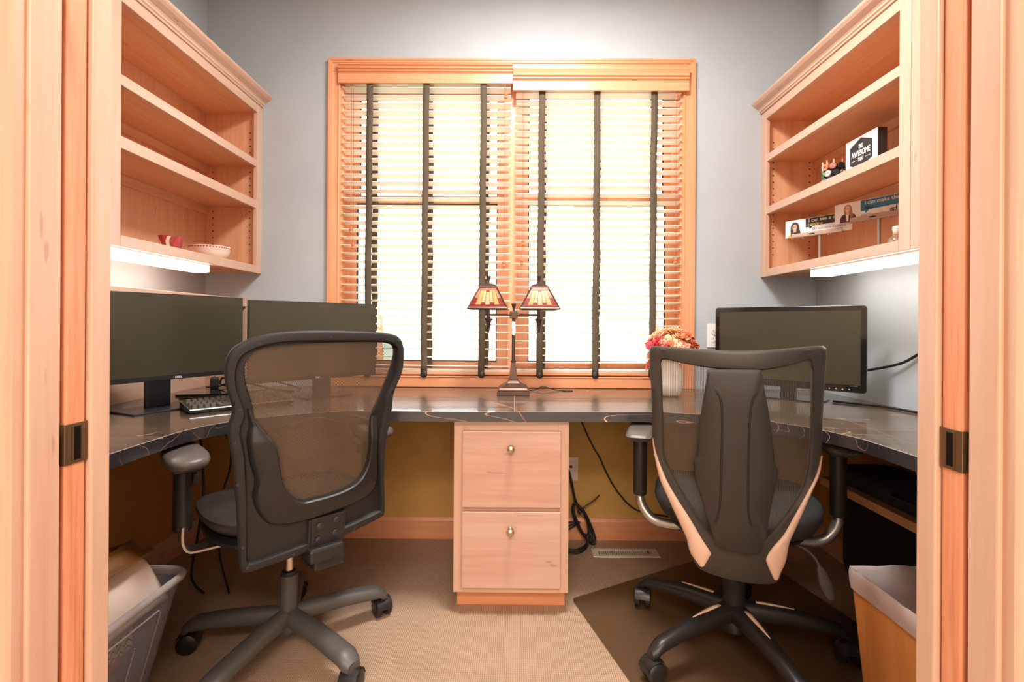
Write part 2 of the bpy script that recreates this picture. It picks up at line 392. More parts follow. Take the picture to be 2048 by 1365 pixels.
# split jambs, casing and pocket doors of the double doorway
def jamb_piece(n, x0, x1, y0, y1, mat=maple_z):
    struct(n, bx(x0, x1, y0, y1, 0, 2.12), mat, bevel=.003)
jamb_piece('trim_1', -.700, -.678, .6845, .7325); jamb_piece('trim_2', -.700, -.670, .7775, .8135)
jamb_piece('trim_3', .668, .690, .6845, .7300); jamb_piece('trim_4', .660, .690, .7775, .8135)
struct('trim_5', bx(-.70, .69, .6845, .7325, 2.09, 2.12), maple_x)
struct('trim_6', bx(-.70, .69, .7775, .8135, 2.09, 2.12), maple_x)
def casing(n, x, s):
    # profile across X (outward from opening) and towards the viewer (-Y)
    pr = [(0, .685), (0, .668), (.004, .664), (.010, .664), (.0125, .669), (.016, .669), (.028, .6665), (.032, .662), (.040, .662), (.043, .667), (.050, .667), (.070, .664), (.076, .659), (.088, .659), (.090, .685)]
    m = MB(); m.prism([(x + s * p, y) for p, y in pr], 2, 0, 2.19)
    return struct(n, m, maple_z)
casing('trim_7', -.6845, -1); casing('trim_8', .6745, 1)
pr = [(2.10, .685), (2.10, .664), (2.13, .669), (2.19, .659), (2.19, .685)]
m = MB(); m.prism([(y, z) for z, y in pr], 0, -.775, .765); struct('trim_9', m, trim_x)
def pocket_door(n, xe, s):
    m = bx(min(xe, xe + s * .80), max(xe, xe + s * .80), .7400, .7748, .01, 2.085)
    d = struct(n, m, fir_z, bevel=.003)
    zc = .866; hh = .031
    p = MB(); p.box(*sorted((xe - s * .0015, xe + s * .001)), .7385, .7763, zc - hh, zc + hh)
    p.box(*sorted((xe - s * .0015, xe + s * .016)), .7375, .7397, zc - hh, zc + hh); p.box(*sorted((xe - s * .0015, xe + s * .016)), .7750, .7770, zc - hh, zc + hh)
    pl = part('door_pull_plate', p, dark_brass, d, bevel=.0006); tag(pl, 'aged brass edge pull wrapped around the pocket door edge')
    q = MB(); q.box(*sorted((xe - s * .0022, xe)), .7515, .7640, zc - .026, zc + .026); part('pull_recess', q, brass_dark, pl, bevel=.001)
    q = MB(); q.box(*sorted((xe - s * .0030, xe)), .7500, .7515, zc - .027, zc + .027); q.box(*sorted((xe - s * .0030, xe)), .7640, .7652, zc - .027, zc + .027)
    part('recess_rim', q, dark_brass, pl)
    return d
pocket_door('door_1', -.6776, -1); pocket_door('door_2', .6680, 1)

# ---------------------------------------------------------------- window: casing, sashes, panes
def wcase(n, horiz, a0, a1, inner, outer, ex=0):
    # profile from opening (0) outward with steps, proud of wall
    d = outer - inner; s = 1 if d > 0 else -1; w = abs(d)
    pr = [(0, 0), (0, .012), (.004, .016), (.009, .016), (.011, .012), (w - .024, .014), (w - .020, .019), (w - .012, .020), (w - .010, .023), (w, .023), (w, 0)]
    m = MB()
    if horiz: m.prism([(YB - q - (ex if q else 0), inner + s * p) for p, q in pr], 0, a0, a1)
    else: m.prism([(inner + s * p, YB - q) for p, q in pr], 2, a0, a1)
    return struct(n, m, trim_x if horiz else trim_z)
wcase('trim_10', False, .742, 2.345, WX0, -.918); wcase('trim_11', False, .742, 2.345, WX1, .871)
wcase('trim_12', True, -.9185, .8715, WZ1 - .005, 2.3465, .0005)
m = bx(WX0 - .0, WX1 + .0, YB - .014, YB + .0, .742, .789); struct('trim_13', m, trim_x, bevel=.002)
m = bx(WX0, WX1, YB - .018, YB + .05, .7895, .797); struct('trim_14', m, trim_x, bevel=.003)
# jamb extension lining the opening
for n_, a in (('trim_15', (WX0 - .002, WX0 + .008, YB, YB + .16, WZ0, WZ1)), ('trim_16', (WX1 - .008, WX1 + .002, YB, YB + .16, WZ0, WZ1))):
    struct(n_, bx(*a), trim_z)
struct('trim_17', bx(WX0, WX1, YB, YB + .16, WZ1 - .008, WZ1 + .002), trim_x)
struct('trim_18', bx(-.040, .012, YB + .052, YB + .15, .797, WZ1 - .008), trim_z, bevel=.002)   # centre mullion
def window(n, x0, x1):
    m = MB(); y0, y1 = YB + .058, YB + .145
    m.box(x0, x0 + .02, y0, y1, .797, 2.277); m.box(x1 - .02, x1, y0, y1, .797, 2.277)
    m.box(x0, x1, y0, y1, .797, .812); m.box(x0, x1, y0, y1, 2.262, 2.277)
    r = struct(n, m, trim_z)
    def sash(z0, z1, ya, yb, sw, rb, rt):
        s = MB(); a, c = x0 + .018, x1 - .018
        s.box(a, a + sw, ya, yb, z0, z1); s.box(c - sw, c, ya, yb, z0, z1)
        s.box(a + sw, c - sw, ya, yb, z0, z0 + rb); s.box(a + sw, c - sw, ya, yb, z1 - rt, z1)
        so = part('sash', s, trim_z, r, bevel=.002)
        g = MB(); q = .005; ym = (ya + yb) / 2
        for bb in ((a + sw, a + sw + q, ym - .008, ym + .004, z0 + rb, z1 - rt), (c - sw - q, c - sw, ym - .008, ym + .004, z0 + rb, z1 - rt), (a + sw, c - sw, ym - .008, ym + .004, z0 + rb, z0 + rb + q), (a + sw, c - sw, ym - .008, ym + .004, z1 - rt - q, z1 - rt)): g.box(*bb)
        part('gasket', g, gasket_m, so)
        part('pane', bx(a + sw, c - sw, ym - .002, ym + .002, z0 + rb, z1 - rt), glass_m, so)
    sash(.812, 1.695, y0 + .004, y0 + .036, .034, .05, .036)
    sash(1.660, 2.262, y0 + .045, y0 + .078, .034, .036, .045)
    lk = MB(); xm = (x0 + x1) / 2; lk.box(xm - .03, xm + .03, y0 - .002, y0 + .022, 1.695, 1.703); lk.lathe([(.012, 0), (.012, .012), (.004, .016)], (xm, y0 + .012, 1.702), 12)
    part('sash_lock', lk, dark_brass, r, bevel=.001)
window('window_1', WX0 + .008, -.040); window('window_2', .012, WX1 - .008)

# pale garden outside: lawn and a few trees, far and overexposed
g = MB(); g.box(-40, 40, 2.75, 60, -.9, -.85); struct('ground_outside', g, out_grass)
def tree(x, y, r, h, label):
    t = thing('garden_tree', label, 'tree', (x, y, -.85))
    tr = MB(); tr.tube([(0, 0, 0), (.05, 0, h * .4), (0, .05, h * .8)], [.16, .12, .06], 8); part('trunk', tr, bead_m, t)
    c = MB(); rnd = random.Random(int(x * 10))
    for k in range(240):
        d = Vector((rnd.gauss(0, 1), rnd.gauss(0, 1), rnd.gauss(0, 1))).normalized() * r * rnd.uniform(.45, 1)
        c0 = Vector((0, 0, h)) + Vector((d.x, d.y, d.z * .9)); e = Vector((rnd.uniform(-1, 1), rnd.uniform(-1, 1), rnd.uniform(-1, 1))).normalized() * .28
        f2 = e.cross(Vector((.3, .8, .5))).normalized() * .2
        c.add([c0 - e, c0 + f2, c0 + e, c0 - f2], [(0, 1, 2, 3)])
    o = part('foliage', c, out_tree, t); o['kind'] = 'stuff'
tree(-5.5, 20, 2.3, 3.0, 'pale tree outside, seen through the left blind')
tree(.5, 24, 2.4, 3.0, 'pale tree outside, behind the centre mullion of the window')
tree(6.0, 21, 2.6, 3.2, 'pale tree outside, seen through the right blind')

# ---------------------------------------------------------------- blinds
def blind(label, x0, x1, tapes, z_top, valance, cords, droop, seed):
    rnd = random.Random(seed)
    t = thing('wooden_blind', label, 'blind', ((x0 + x1) / 2, YB + .012, 2.28)); ox, oy, oz = t.location
    yc = 0.0
    vx0, vx1, vz0, vz1, vy = valance
    pr = [(vy, vz0), (vy, vz0 + .046), (vy - .003, vz0 + .048), (vy + .004, vz0 + .052), (vy - .004, vz0 + .056), (vy - .004, vz0 + .063), (vy + .003, vz0 + .066), (vy - .006, vz0 + .070), (vy - .008, vz0 + .078), (vy - .001, vz0 + .081), (vy - .010, vz1 - .004), (vy - .010, vz1), (vy + .014, vz1), (vy + .014, vz0)]
    m = MB(); m.prism([(y - oy, z - oz) for y, z in pr], 0, vx0 - ox, vx1 - ox); part('valance', m, trim_x, t, bevel=.0008)
    part('head_rail', bx(x0 - ox, x1 - ox, -.024, .026, z_top - oz + .010, z_top - oz + .045), slat_m, t)
    zb = .838; n = 36; pitch = (z_top - zb) / n
    sl = MB(); hw = (x1 - x0) / 2; prof = [(-.025, -.0012), (-.0125, .0009), (0, .0016), (.0125, .0009), (.025, -.0012)]
    rows = []
    for y, z in prof: rows.append((y, z + .0014))
    for y, z in prof[::-1]: rows.append((y, z - .0014))
    sl.prism(rows, 0, -hw, hw); me = sl.mesh('slat', 40); me.materials.append(slat_m)
    for k in range(n):
        o = bpy.data.objects.new('slat', me); COL.objects.link(o); o.parent = t
        dz = 0; rx = R(rnd.uniform(-1, 1) - 5 - 3 * k / 36)
        if k < 3: dz = -.004 * (3 - k) * droop
        o.location = (rnd.uniform(-.0012, .0012), yc + rnd.uniform(-.0008, .0008), zb + (k + .5) * pitch - oz + dz)
        o.rotation_euler = (rx, (R(.35) * droop if k < 4 else 0) + R(rnd.uniform(-.05, .05)), 0)
    for k in range(3):     # slats gathered on the bottom rail
        o = bpy.data.objects.new('slat', me); COL.objects.link(o); o.parent = t
        o.location = (0, yc, zb - oz - .008 - .0045 * k); o.rotation_euler = (R(1), R(.25 * droop * (1 - k)), 0)
    part('bottom_rail', bx(-hw, hw, -.026, .026, .803 - oz, .820 - oz), trim_x, t, bevel=.003)
    for tx in tapes:
        for yy, nm in ((-.0285, 'front'), (.0285, 'rear')):
            P = []; 
            for k in range(41):
                z = z_top + .012 - oz - (z_top + .012 - .806) * k / 40
                P.append(((tx - ox) + .0012 * sin(k * .45 + tx * 9) + (-.004 * (k / 40) if nm == 'front' else .012 - .002 * sin(k)), yy + (.0012 * sin(k * 1.57) if k else 0), z))
            m = MB(); m.loft([[(x - .0155, y, z), (x, y - .0004, z), (x + .0155, y, z)] for x, y, z in P])
            o = part('ladder_tape', m, tape_m, t, smooth=60, solid=.0012)
        m = MB(); m.lathe([(.0, -.011), (.013, -.010), (.017, -.004), (.017, .003), (.012, .006), (0, .006)], (tx - ox - .003, -.031, .806 - oz), 14, Matrix.Rotation(R(90), 4, 'X').to_3x3() @ Matrix.Scale(1, 3)); part('tape_button', m, blk, t, smooth=40)
    for cx, ztop, zend, dy in cords:
        m = MB().tube([(cx - ox, dy, ztop - oz), (cx - ox + .001, dy, (ztop + zend) / 2 - oz), (cx - ox, dy, zend - oz)], .0009, 5); part('lift_cord', m, thread_m, t)
        m = MB().lathe([(0, .012), (.004, .012), (.0045, .006), (.0085, .002), (.0085, -.004), (.006, -.008), (.0085, -.012), (.0085, -.018), (.003, -.022), (0, -.022)], (cx - ox, dy, zend - oz), 10); part('tassel', m, bead_m, t, smooth=40)
    return t
blind('left wooden slat blind with three dark cloth ladder tapes, behind the left monitors', WX0 + .010, -.026, (-.716, -.440, -.159), 2.225,
      (-.868, -.018, 2.222, 2.312, 2.392), ((-.792, 2.22, 1.435, -.034), (-.802, 2.22, 1.51, -.036), (-.052, 2.22, 2.17, -.034), (-.056, 2.22, 1.35, -.036)), 1, 3)
blind('right wooden slat blind with three dark cloth ladder tapes, behind the flowers', -.002, WX1 - .008, (.125, .395, .672), 2.20,
      (-.017, .834, 2.184, 2.290, 2.382), ((.032, 2.19, 1.36, -.034), (.037, 2.19, 1.455, -.036), (.778, 2.19, 2.165, -.034), (.776, 2.19, 1.37, -.036)), -.6, 5)

# ---------------------------------------------------------------- upper cabinets
def upper_cabinet(sx, xw, xf, shelves, topz, botz, crown, label):
    t = thing('wall_bookcase', label, 'cabinet', (xw, 1.964, botz)); ox, oy, oz = t.location
    def B(x0, x1, y0, y1, z0, z1): return bx(min(x0, x1) - ox, max(x0, x1) - ox, y0 - oy, y1 - oy, z0 - oz, z1 - oz)
    y0, y1 = 1.508, YB; g = -sx                       # g points from wall to room
    fb = xf + sx * .019                                # back of face frame
    rt = topz + .046
    part('back_panel', B(xw, xw + g * .006, y0 + .018, y1 - .019, botz + .02, rt), inner_z, t)
    part('side_panel', B(xw, fb, y1 - .019, y1, botz + .006, rt), inner_z, t)
    part('side_panel', B(xw, fb, y0, y0 + .018, botz + .006, rt), inner_z, t)
    part('top_panel', B(xw, fb, y0 + .018, y1 - .019, topz + .002, topz + .020), inner_y, t)
    part('bottom_panel', B(xw, fb, y0 + .018, y1 - .019, botz + .016, botz + .034), inner_y, t)
    part('face_stile', B(fb, xf, y1 - .045, y1, botz, rt), maple_z, t, bevel=.0015)
    part('face_stile', B(fb, xf, y0, y0 + .045, botz, rt), maple_z, t, bevel=.0015)
    part('face_rail', B(fb, xf, y0 + .045, y1 - .045, botz, botz + .036), maple_y, t, bevel=.0015)
    part('face_rail', B(fb, xf, y0 + .045, y1 - .045, topz, rt), maple_y, t, bevel=.0015)
    for a, c in shelves:
        o = part('shelf', B(xw + g * .008, fb + sx * .006, y0 + .019, y1 - .020, a + .010, c), inner_y, t)
        part('shelf_nosing', B(fb + sx * .006, fb - sx * .014, y0 + .019, y1 - .020, a, c), maple_y, o, bevel=.0015)
        part('hanging_cleat', B(xw + g * .006, xw + g * .024, y0 + .019, y1 - .020, a - .028, a + .009), inner_y, t)
    h = MB()
    for yy in (y1 - .0195,):
        for xx in (xw + g * .045, xf + sx * .050):
            z = botz + .11
            while z < topz - .08:
                h.lathe([(.0032, 0), (.0032, .0006)], (xx - ox, yy - oy, z - oz), 8, Matrix.Rotation(R(90), 3, 'X')); z += .032
    tag(part('shelf_pin_holes', h, black_hole, t), kind='stuff')
    sc = MB().lathe([(.0075, 0), (.0075, .001), (.003, .0016), (0, .0016)], (g * .0065, 1.83 - oy, topz - .085 - oz), 12, Matrix.Rotation(R(90) * g, 3, 'Y')); part('mounting_screw', sc, chrome, t)
    # crown moulding, profile swept along the room face
    ch, cp = crown; z0 = rt - .006
    pr = [(0, 0), (.006, 0), (.008, .006), (.013, .010), (.013, .016), (.018, .022), (.026, .027), (.037, .034), (.046, .043), (.049, .048), (.049, ch - .004), (.046, ch), (0, ch)]
    k = cp / .049
    m = MB(); m.prism([(xf - ox + g * p * k, z0 - oz + z) for p, z in pr], 1, y0 - .67 - oy, y1 - oy)
    part('crown_moulding', m, maple_y, t, bevel=.0007)
    return t
upper_cabinet(-1, XL, -1.250, ((1.806, 1.841), (1.606, 1.645)), 2.069, 1.292, (.058, .049), 'open maple wall bookcase on the left wall, holding a pink cup and a white bowl')
upper_cabinet(1, XR, 1.200, ((1.842, 1.876), (1.588, 1.622)), 2.045, 1.287, (.054, .049), 'open maple wall bookcase on the right wall, holding photo signs and a slogan block')
def end_cabinet(sx, xw, xf, botz, topz, label):
    t = thing('wall_cupboard', label, 'cabinet', (xw, 1.165, botz)); ox, oy, oz = t.location; g = -sx
    def B(x0, x1, y0, y1, z0, z1): return bx(min(x0, x1) - ox, max(x0, x1) - ox, y0 - oy, y1 - oy, z0 - oz, z1 - oz)
    part('carcass', B(xw, xf + sx * .019, .84, 1.506, botz + .006, topz), inner_z, t)
    part('face_stile', B(xf + sx * .019, xf, 1.463, 1.5065, botz, topz), maple_z, t, bevel=.0015)
    part('face_stile', B(xf + sx * .019, xf, .84, .885, botz, topz), maple_z, t, bevel=.0015)
    part('face_rail', B(xf + sx * .019, xf, .885, 1.463, botz, botz + .036), maple_y, t, bevel=.0015)
    d = part('door', B(xf + sx * .018, xf + g * .018, .875, 1.450, botz + .025, topz - .02), maple_z, t, bevel=.003)
    kb = MB().lathe([(.006, 0), (.006, .014), (.015, .022), (.012, .030), (0, .032)], (xf - ox + g * .018, 1.40 - oy, .08), 16, Matrix.Rotation(R(90) * g, 3, 'Y')); part('knob', kb, nickel, d, smooth=40)
end_cabinet(-1, XL, -1.250, 1.292, 2.10, 'maple wall cupboard beside the left doorway jamb, mostly hidden')
end_cabinet(1, XR, 1.200, 1.287, 2.09, 'maple wall cupboard beside the right doorway jamb, mostly hidden')

# under-cabinet fluorescent fittings
def strip_light(xc, y0, y1, z0, z1, label):
    t = thing('under_cabinet_light', label, 'light', (xc, (y0 + y1) / 2, z0)); L = (y1 - y0) / 2; h = z1 - z0
    part('housing', bx(-.046, .046, -L, L, h * .62, h), white_pl, t, bevel=.002)
    m = MB(); m.prism([(-.042, h * .62), (-.040, .004), (-.034, 0), (.034, 0), (.040, .004), (.042, h * .62)], 1, -L + .006, L - .006); part('diffuser', m, tube_m, t)
    for s in (-1, 1): part('end_cap', bx(-.044, .044, s * (L - .003) - .003, s * (L - .003) + .003, -.001, h * .7), white_pl, t, bevel=.002)
    part('switch', bx(-.006, .006, L * .2, L * .2 + .02, -.005, .001), cream_pl, t, bevel=.001)
strip_light(-1.335, 1.17, 2.078, 1.264, 1.308, 'glowing white fluorescent strip under the left bookcase')
strip_light(1.300, 1.17, 2.110, 1.262, 1.303, 'glowing white fluorescent strip under the right bookcase')
# ---------------------------------------------------------------- hutch on the left wall
t = thing('desk_riser', 'maple riser shelf along the left wall behind the monitors', 'shelf', (XL, 1.6, .74))
def HB(*a): return bx(a[0] - XL, a[1] - XL, a[2] - 1.6, a[3] - 1.6, a[4] - .74, a[5] - .74)
part('top_board', HB(XL + .002, -1.310, .84, YB, 1.130, 1.170), maple_y, t, bevel=.0015)
part('back_panel', HB(XL + .002, XL + .012, .84, YB - .012  , .7402, 1.130), maple_y, t)
part('end_panel', HB(XL + .002, -1.312, YB - .018, YB  , .7402, 1.130), maple_x, t)
part('end_panel', HB(XL + .012, -1.312, .84, .858  , .7402, 1.130), maple_x, t)

# ---------------------------------------------------------------- worktop
def fillet(p0, c, p1, n=26):
    return [tuple((1 - a) ** 2 * p0[i] + 2 * a * (1 - a) * c[i] + a * a * p1[i] for i in (0, 1)) for a in [k / n for k in range(n + 1)]]
poly = [(XL, YB), (XL, .835), (-.957, .835), (-.957, 1.20)] + fillet((-.957, 1.36), (-.950, 1.62), (-.60, 1.752)) + [(0, 1.757)] + fillet((.52, 1.774), (.90, 1.68), (.966, 1.36)) + [(.968, 1.2), (.968, .835), (XR, .835), (XR, YB)]
t = thing('worktop', 'continuous black stone-look worktop with pale veins along three walls', 'worktop', (0, 2.0, .704))
m = MB(); m.prism([(x, y - 2.0) for x, y in poly], 2, 0, .036); part('slab', m, laminate_m, t, smooth=35)
fp = [Vector((x, y - 2.0)) for x, y in poly[2:-2]]
def ribbon(z0, z1, off0, off1):
    A_, B_ = [], []
    for i, q in enumerate(fp):
        tg = (fp[min(i + 1, len(fp) - 1)] - fp[max(i - 1, 0)]).normalized(); nn = Vector((tg.y, -tg.x)); A_.append(q + nn * off0); B_.append(q + nn * off1)
    return MB().loft([[(a.x, a.y, z0), (b_.x, b_.y, z0), (b_.x, b_.y, z1), (a.x, a.y, z1), (a.x, a.y, z0)] for a, b_ in zip(A_, B_)])
part('edge_band', ribbon(0, .0356, 0, .0014), laminate_edge, t, smooth=35); part('edge_highlight', ribbon(.0354, .0363, -.0004, .0014), edge_highlight_m, t, smooth=35)  # pale upper strip paints the highlight along the worktop edge
part('seam', bx(-.0006, .0006, 1.756 - 2.0, YB - 2.0, .03605, .0362), cream_pl, t)

# ---------------------------------------------------------------- drawer unit
t = thing('drawer_unit', 'pale maple two-drawer unit under the middle of the worktop', 'drawers', (-.010, 2.09, 0)); ox, oy = -.010, 2.09
def DB(*a): return bx(a[0] - ox, a[1] - ox, a[2] - oy, a[3] - oy, a[4], a[5])
part('carcass', DB(-.219, .198, 1.808, 2.40, .078, .7035), maple_z, t, bevel=.001)
part('plinth', DB(-.211, .192, 1.849, 2.40, .0, .078), trim_x, t)
part('face_stile', DB(-.219, -.180, 1.789, 1.808, .078, .7035), maple_z, t, bevel=.001); part('face_stile', DB(.159, .198, 1.789, 1.808, .078, .7035), maple_z, t, bevel=.001)
part('face_rail', DB(-.180, .159, 1.789, 1.808, .662, .7035), maple_x, t, bevel=.001); part('face_rail', DB(-.180, .159, 1.789, 1.808, .372, .396), maple_x, t); part('face_rail', DB(-.180, .159, 1.789, 1.808, .078, .106), maple_x, t)
for z0, z1, kz in ((.392, .667, .608), (.101, .377, .314)):
    d = part('drawer', DB(-.187, .168, 1.7705, 1.789, z0, z1), drawer_x, t, bevel=.003)
    k = MB().lathe([(.010, 0), (.010, .002), (.0055, .005), (.0055, .012), (.0125, .019), (.0145, .025), (.012, .031), (.005, .034), (0, .0345)], (-.012 - ox, 1.7705 - oy, kz), 24, Matrix.Rotation(R(90), 3, 'X'))
    part('knob', k, nickel, d, smooth=40)

# ---------------------------------------------------------------- office chairs
def radial(pts, c, n=160, sm=4):
    P = [Vector((p[0] - c[0], p[1] - c[1])) for p in pts]
    if sm: P = [Vector(q[:2]) for q in catmull([(p.x, p.y, 0) for p in P], sm, True)]
    out = []; m = len(P)
    for k in range(n):
        a = 2 * pi * k / n; d = Vector((cos(a), sin(a))); best = 0
        for i in range(m):
            p, q = P[i], P[(i + 1) % m]; e = q - p; den = d.x * e.y - d.y * e.x
            if abs(den) < 1e-12: continue
            t = (p.x * e.y - p.y * e.x) / den; s_ = (p.x * d.y - p.y * d.x) / den
            if -1e-6 <= s_ <= 1 + 1e-6 and t > best: best = t
        out.append(best)
    return out
class Back:
    def __init__(s, off, z0, rc, cu, c, cv=0): s.off, s.z0, s.rc, s.cu, s.c, s.cv = off, z0, R(rc), cu, c, cv
    def P(s, u, v, w=0):
        w = w - s.cu * (u - s.c[0]) ** 2 + s.cv * (v - s.c[1]) ** 2
        return (u, -s.off - v * sin(s.rc) - w * cos(s.rc), s.z0 + v * cos(s.rc) - w * sin(s.rc))
    def loop(s, rad, w, inset=0):
        n = len(rad); return [s.P(s.c[0] + max(.001, rad[k] - inset) * cos(2 * pi * k / n), s.c[1] + max(.001, rad[k] - inset) * sin(2 * pi * k / n), w) for k in range(n)]
    def frame(s, ro, ri, steps, w_front):
        """steps: (inset from outer or ('i', d) from inner edge, height) seen from behind"""
        L = []; L.append(s.loop(ro, w_front, .004))
        for d, w in steps:
            if isinstance(d, tuple): L.append(s.loop(ri, w, -d[1]))
            else: L.append(s.loop([max(a - d, b + .0045) for a, b in zip(ro, ri)], w))
        L.append(s.loop(ri, w_front)); L.append(L[0])
        return MB().rings(L)
    def sheet(s, r, w, extra=.006):
        L = [s.loop([x * f + (extra if f == 1 else 0) for x in r], w) for f in (.001, .2, .4, .6, .8, 1)]
        return MB().rings(L)
def castor_mesh():
    m = MB(); Rx = Matrix.Rotation(R(90), 3, 'Y')
    for s in (-1, 1):
        m.lathe([(0, -.010), (.014, -.010), (.024, -.009), (.0275, -.006), (.0275, .006), (.024, .009), (.012, .0105), (0, .0105)], (s * .0165, 0, .0275), 20, Rx)
    m.lathe([(.007, -.01), (.007, .01)], (0, 0, .0275), 10, Rx)
    n = 10; rows = []
    for k in range(n + 1):
        a = R(10 + 165 * k / n); rows.append([(-.024, .031 * cos(a), .0275 + .031 * sin(a)), (0, .033 * cos(a), .0275 + .034 * sin(a)), (.024, .031 * cos(a), .0275 + .031 * sin(a))])
    m.loft(rows); m.tube([(0, -.004, .05), (0, -.004, .068)], .008, 10)
    return m.mesh('castor', 40)
CASTOR = castor_mesh(); CASTOR.materials.append(blk)
def star_base(t, angs, rad, mat, hub_r, hub_z, arch, wid, th, inlay=None, spin=0, cs=1.12):
    h = MB().lathe([(hub_r * .72, .062), (hub_r * .98, .070), (hub_r * 1.05, .085), (hub_r, hub_z - .006), (hub_r * .9, hub_z)], (0, 0, 0), 28)
    part('base_hub', h, mat, t, smooth=40)
    for i, a in enumerate(angs):
        d = Vector((cos(a), sin(a), 0)); pd = Vector((-sin(a), cos(a), 0)); L = []
        N = 20; ZT = lambda f: .104 + arch * (1 - f ** 1.9) - (.16 * max(0, f - .90) if f > .90 else 0)
        for k in range(N + 1):
            f = k / N; r = hub_r * .6 + (rad + .012 - hub_r * .6) * f
            zt = ZT(f)
            w = wid[0] + (wid[1] - wid[0]) * f; tt = th[0] + (th[1] - th[0]) * f
            if k >= N - 1: w *= (.92, .66)[k - N + 1]; tt *= (1, .8)[k - N + 1]
            c = d * r
            prof = [(-.9, -1), (-1, -.8), (-1.0, -.1), (-.86, .5), (-.62, .84), (-.3, 1), (.3, 1), (.62, .84), (.86, .5), (1.0, -.1), (1, -.8), (.9, -1)]
            L.append([tuple(c + pd * (w * x) + Vector((0, 0, zt - tt * .5 + tt * .5 * y))) for x, y in prof])
        m = MB().rings(L, True, True); g = part('leg', m, mat, t, smooth=50)
        if inlay:
            rows = []
            for k in range(7):
                f = .12 + .36 * k / 6; r = hub_r * .6 + (rad + .012 - hub_r * .6) * f
                zt = ZT(f) + .002; w = .0075 * sin(pi * min(1, max(0.04, (1 - k / 6) * .62 + .02)))
                c = d * r; rows.append([tuple(c - pd * w + Vector((0, 0, zt))), tuple(c + Vector((0, 0, zt + .0012))), tuple(c + pd * w + Vector((0, 0, zt)))])
            part('leg_inlay', MB().loft(rows), inlay, g, smooth=60, solid=.002)
        o = bpy.data.objects.new('castor', CASTOR); COL.objects.link(o); o.parent = t
        o.scale = (cs, cs, cs); o.location = tuple(d * rad); o.rotation_euler = (0, 0, a + spin + .9 * i)
def seat_blob(w, d0, d1, z, th, mat, name, t, dish=.012, side=.0, sharp=2.6):
    L = []; n = 48
    def lp(s, zz, k=0):
        o = []
        for i in range(n):
            a = 2 * pi * i / n; ca, sa = cos(a), sin(a)
            x = w * s * abs(ca) ** (2 / sharp) * (1 if ca > 0 else -1); y = (d0 + d1) / 2 + (d1 - d0) / 2 * s * abs(sa) ** (2 / sharp) * (1 if sa > 0 else -1)
            q = (x / w) ** 2
            o.append((x, y, zz + side * q - (.03 * max(0, (y - (d1 - .10)) / .1) ** 2)))
        return o
    L = [lp(.02, z - th), lp(.75, z - th), lp(.93, z - th * .85), lp(1, z - th * .45), lp(.99, z - th * .2), lp(.94, z - .004), lp(.8, z + .002), lp(.5, z - dish * .6), lp(.02, z - dish)]
    return part(name, MB().rings(L, True, True), mat, t, smooth=50)
def arm_pad(t, x, y, z, w, l, th, mat, tilt=0):
    L = []; n = 28
    for s, zz in ((.02, 0), (.8, 0), (.96, .25), (1, .55), (.96, .82), (.85, .97), (.5, 1.04), (.02, 1.06)):
        L.append([(x + w * s * abs(cos(a)) ** .7 * (1 if cos(a) > 0 else -1) * (1 - .18 * sin(a)), y + l * s * abs(sin(a)) ** .7 * (1 if sin(a) > 0 else -1), z + th * zz + tilt * sin(a) * s) for a in [2 * pi * i / n for i in range(n)]])
    return part('armrest_pad', MB().rings(L, True, True), mat, t, smooth=50)

# ---- left chair
t = thing('office_chair', 'black net-backed office chair with curvy shell back and grey star base, at the left desk', 'chair', (-.723, 1.583, 0), R(43))
c = (0, .30); bk = Back(.25, .45, 6, .55, c)
outer = [(-0.245, 0.506), (-0.228, 0.543), (-0.181, 0.57), (-0.113, 0.583), (-0.013, 0.586), (0.098, 0.582), (0.19, 0.574), (0.23, 0.559), (0.25, 0.529), (0.253, 0.468), (0.242, 0.433), (0.221, 0.387), (0.218, 0.339), (0.209, 0.28), (0.2, 0.215), (0.203, 0.111), (0.212, 0.005), (0.201, -0.008), (0.072, -0.022), (-0.043, -0.038), (-0.16, -0.052), (-0.189, -0.055), (-0.2, -0.041), (-0.205, 0.025), (-0.213, 0.128), (-0.219, 0.189), (-0.227, 0.26), (-0.238, 0.329), (-0.228, 0.381), (-0.239, 0.425), (-0.246, 0.459)]
hole = [(-0.201, 0.504), (-0.18, 0.532), (-0.135, 0.542), (-0.038, 0.55), (0.099, 0.55), (0.192, 0.542), (0.219, 0.524), (0.218, 0.488), (0.199, 0.436), (0.171, 0.374), (0.146, 0.324), (0.143, 0.272), (0.143, 0.213), (0.133, 0.168), (0.105, 0.133), (0.048, 0.117), (-0.028, 0.113), (-0.054, 0.114), (-0.08, 0.131), (-0.104, 0.168), (-0.115, 0.213), (-0.124, 0.266), (-0.14, 0.299), (-0.174, 0.35), (-0.186, 0.401), (-0.199, 0.446), (-0.203, 0.48)]
shell = [(-0.199, 0.387), (-0.191, 0.342), (-0.194, 0.298), (-0.186, 0.242), (-0.173, 0.194), (-0.176, 0.144), (-0.158, 0.093), (-0.126, 0.061), (-0.052, 0.053), (0.062, 0.062), (0.145, 0.077), (0.174, 0.112), (0.171, 0.208), (0.171, 0.268), (0.174, 0.327), (0.191, 0.36), (.205, .47), (.1, .53), (-.1, .53), (-.195, .47)]
N = 200; ro = radial(outer, c, N); ri = radial(hole, c, N); rs = radial(shell, c, N)
fr = part('back_frame', bk.frame(ro, ri, [(0, .006), (.004, .012), (.008, .0135), (.0245, .0125), (.0275, .008), (.031, -.002), (('i', .004), -.001), (('i', .001), .001)], -.014), blk_matte, t, smooth=32)
part('back_net', bk.sheet(ri, -.008, .003), mesh_a, t, smooth=60)
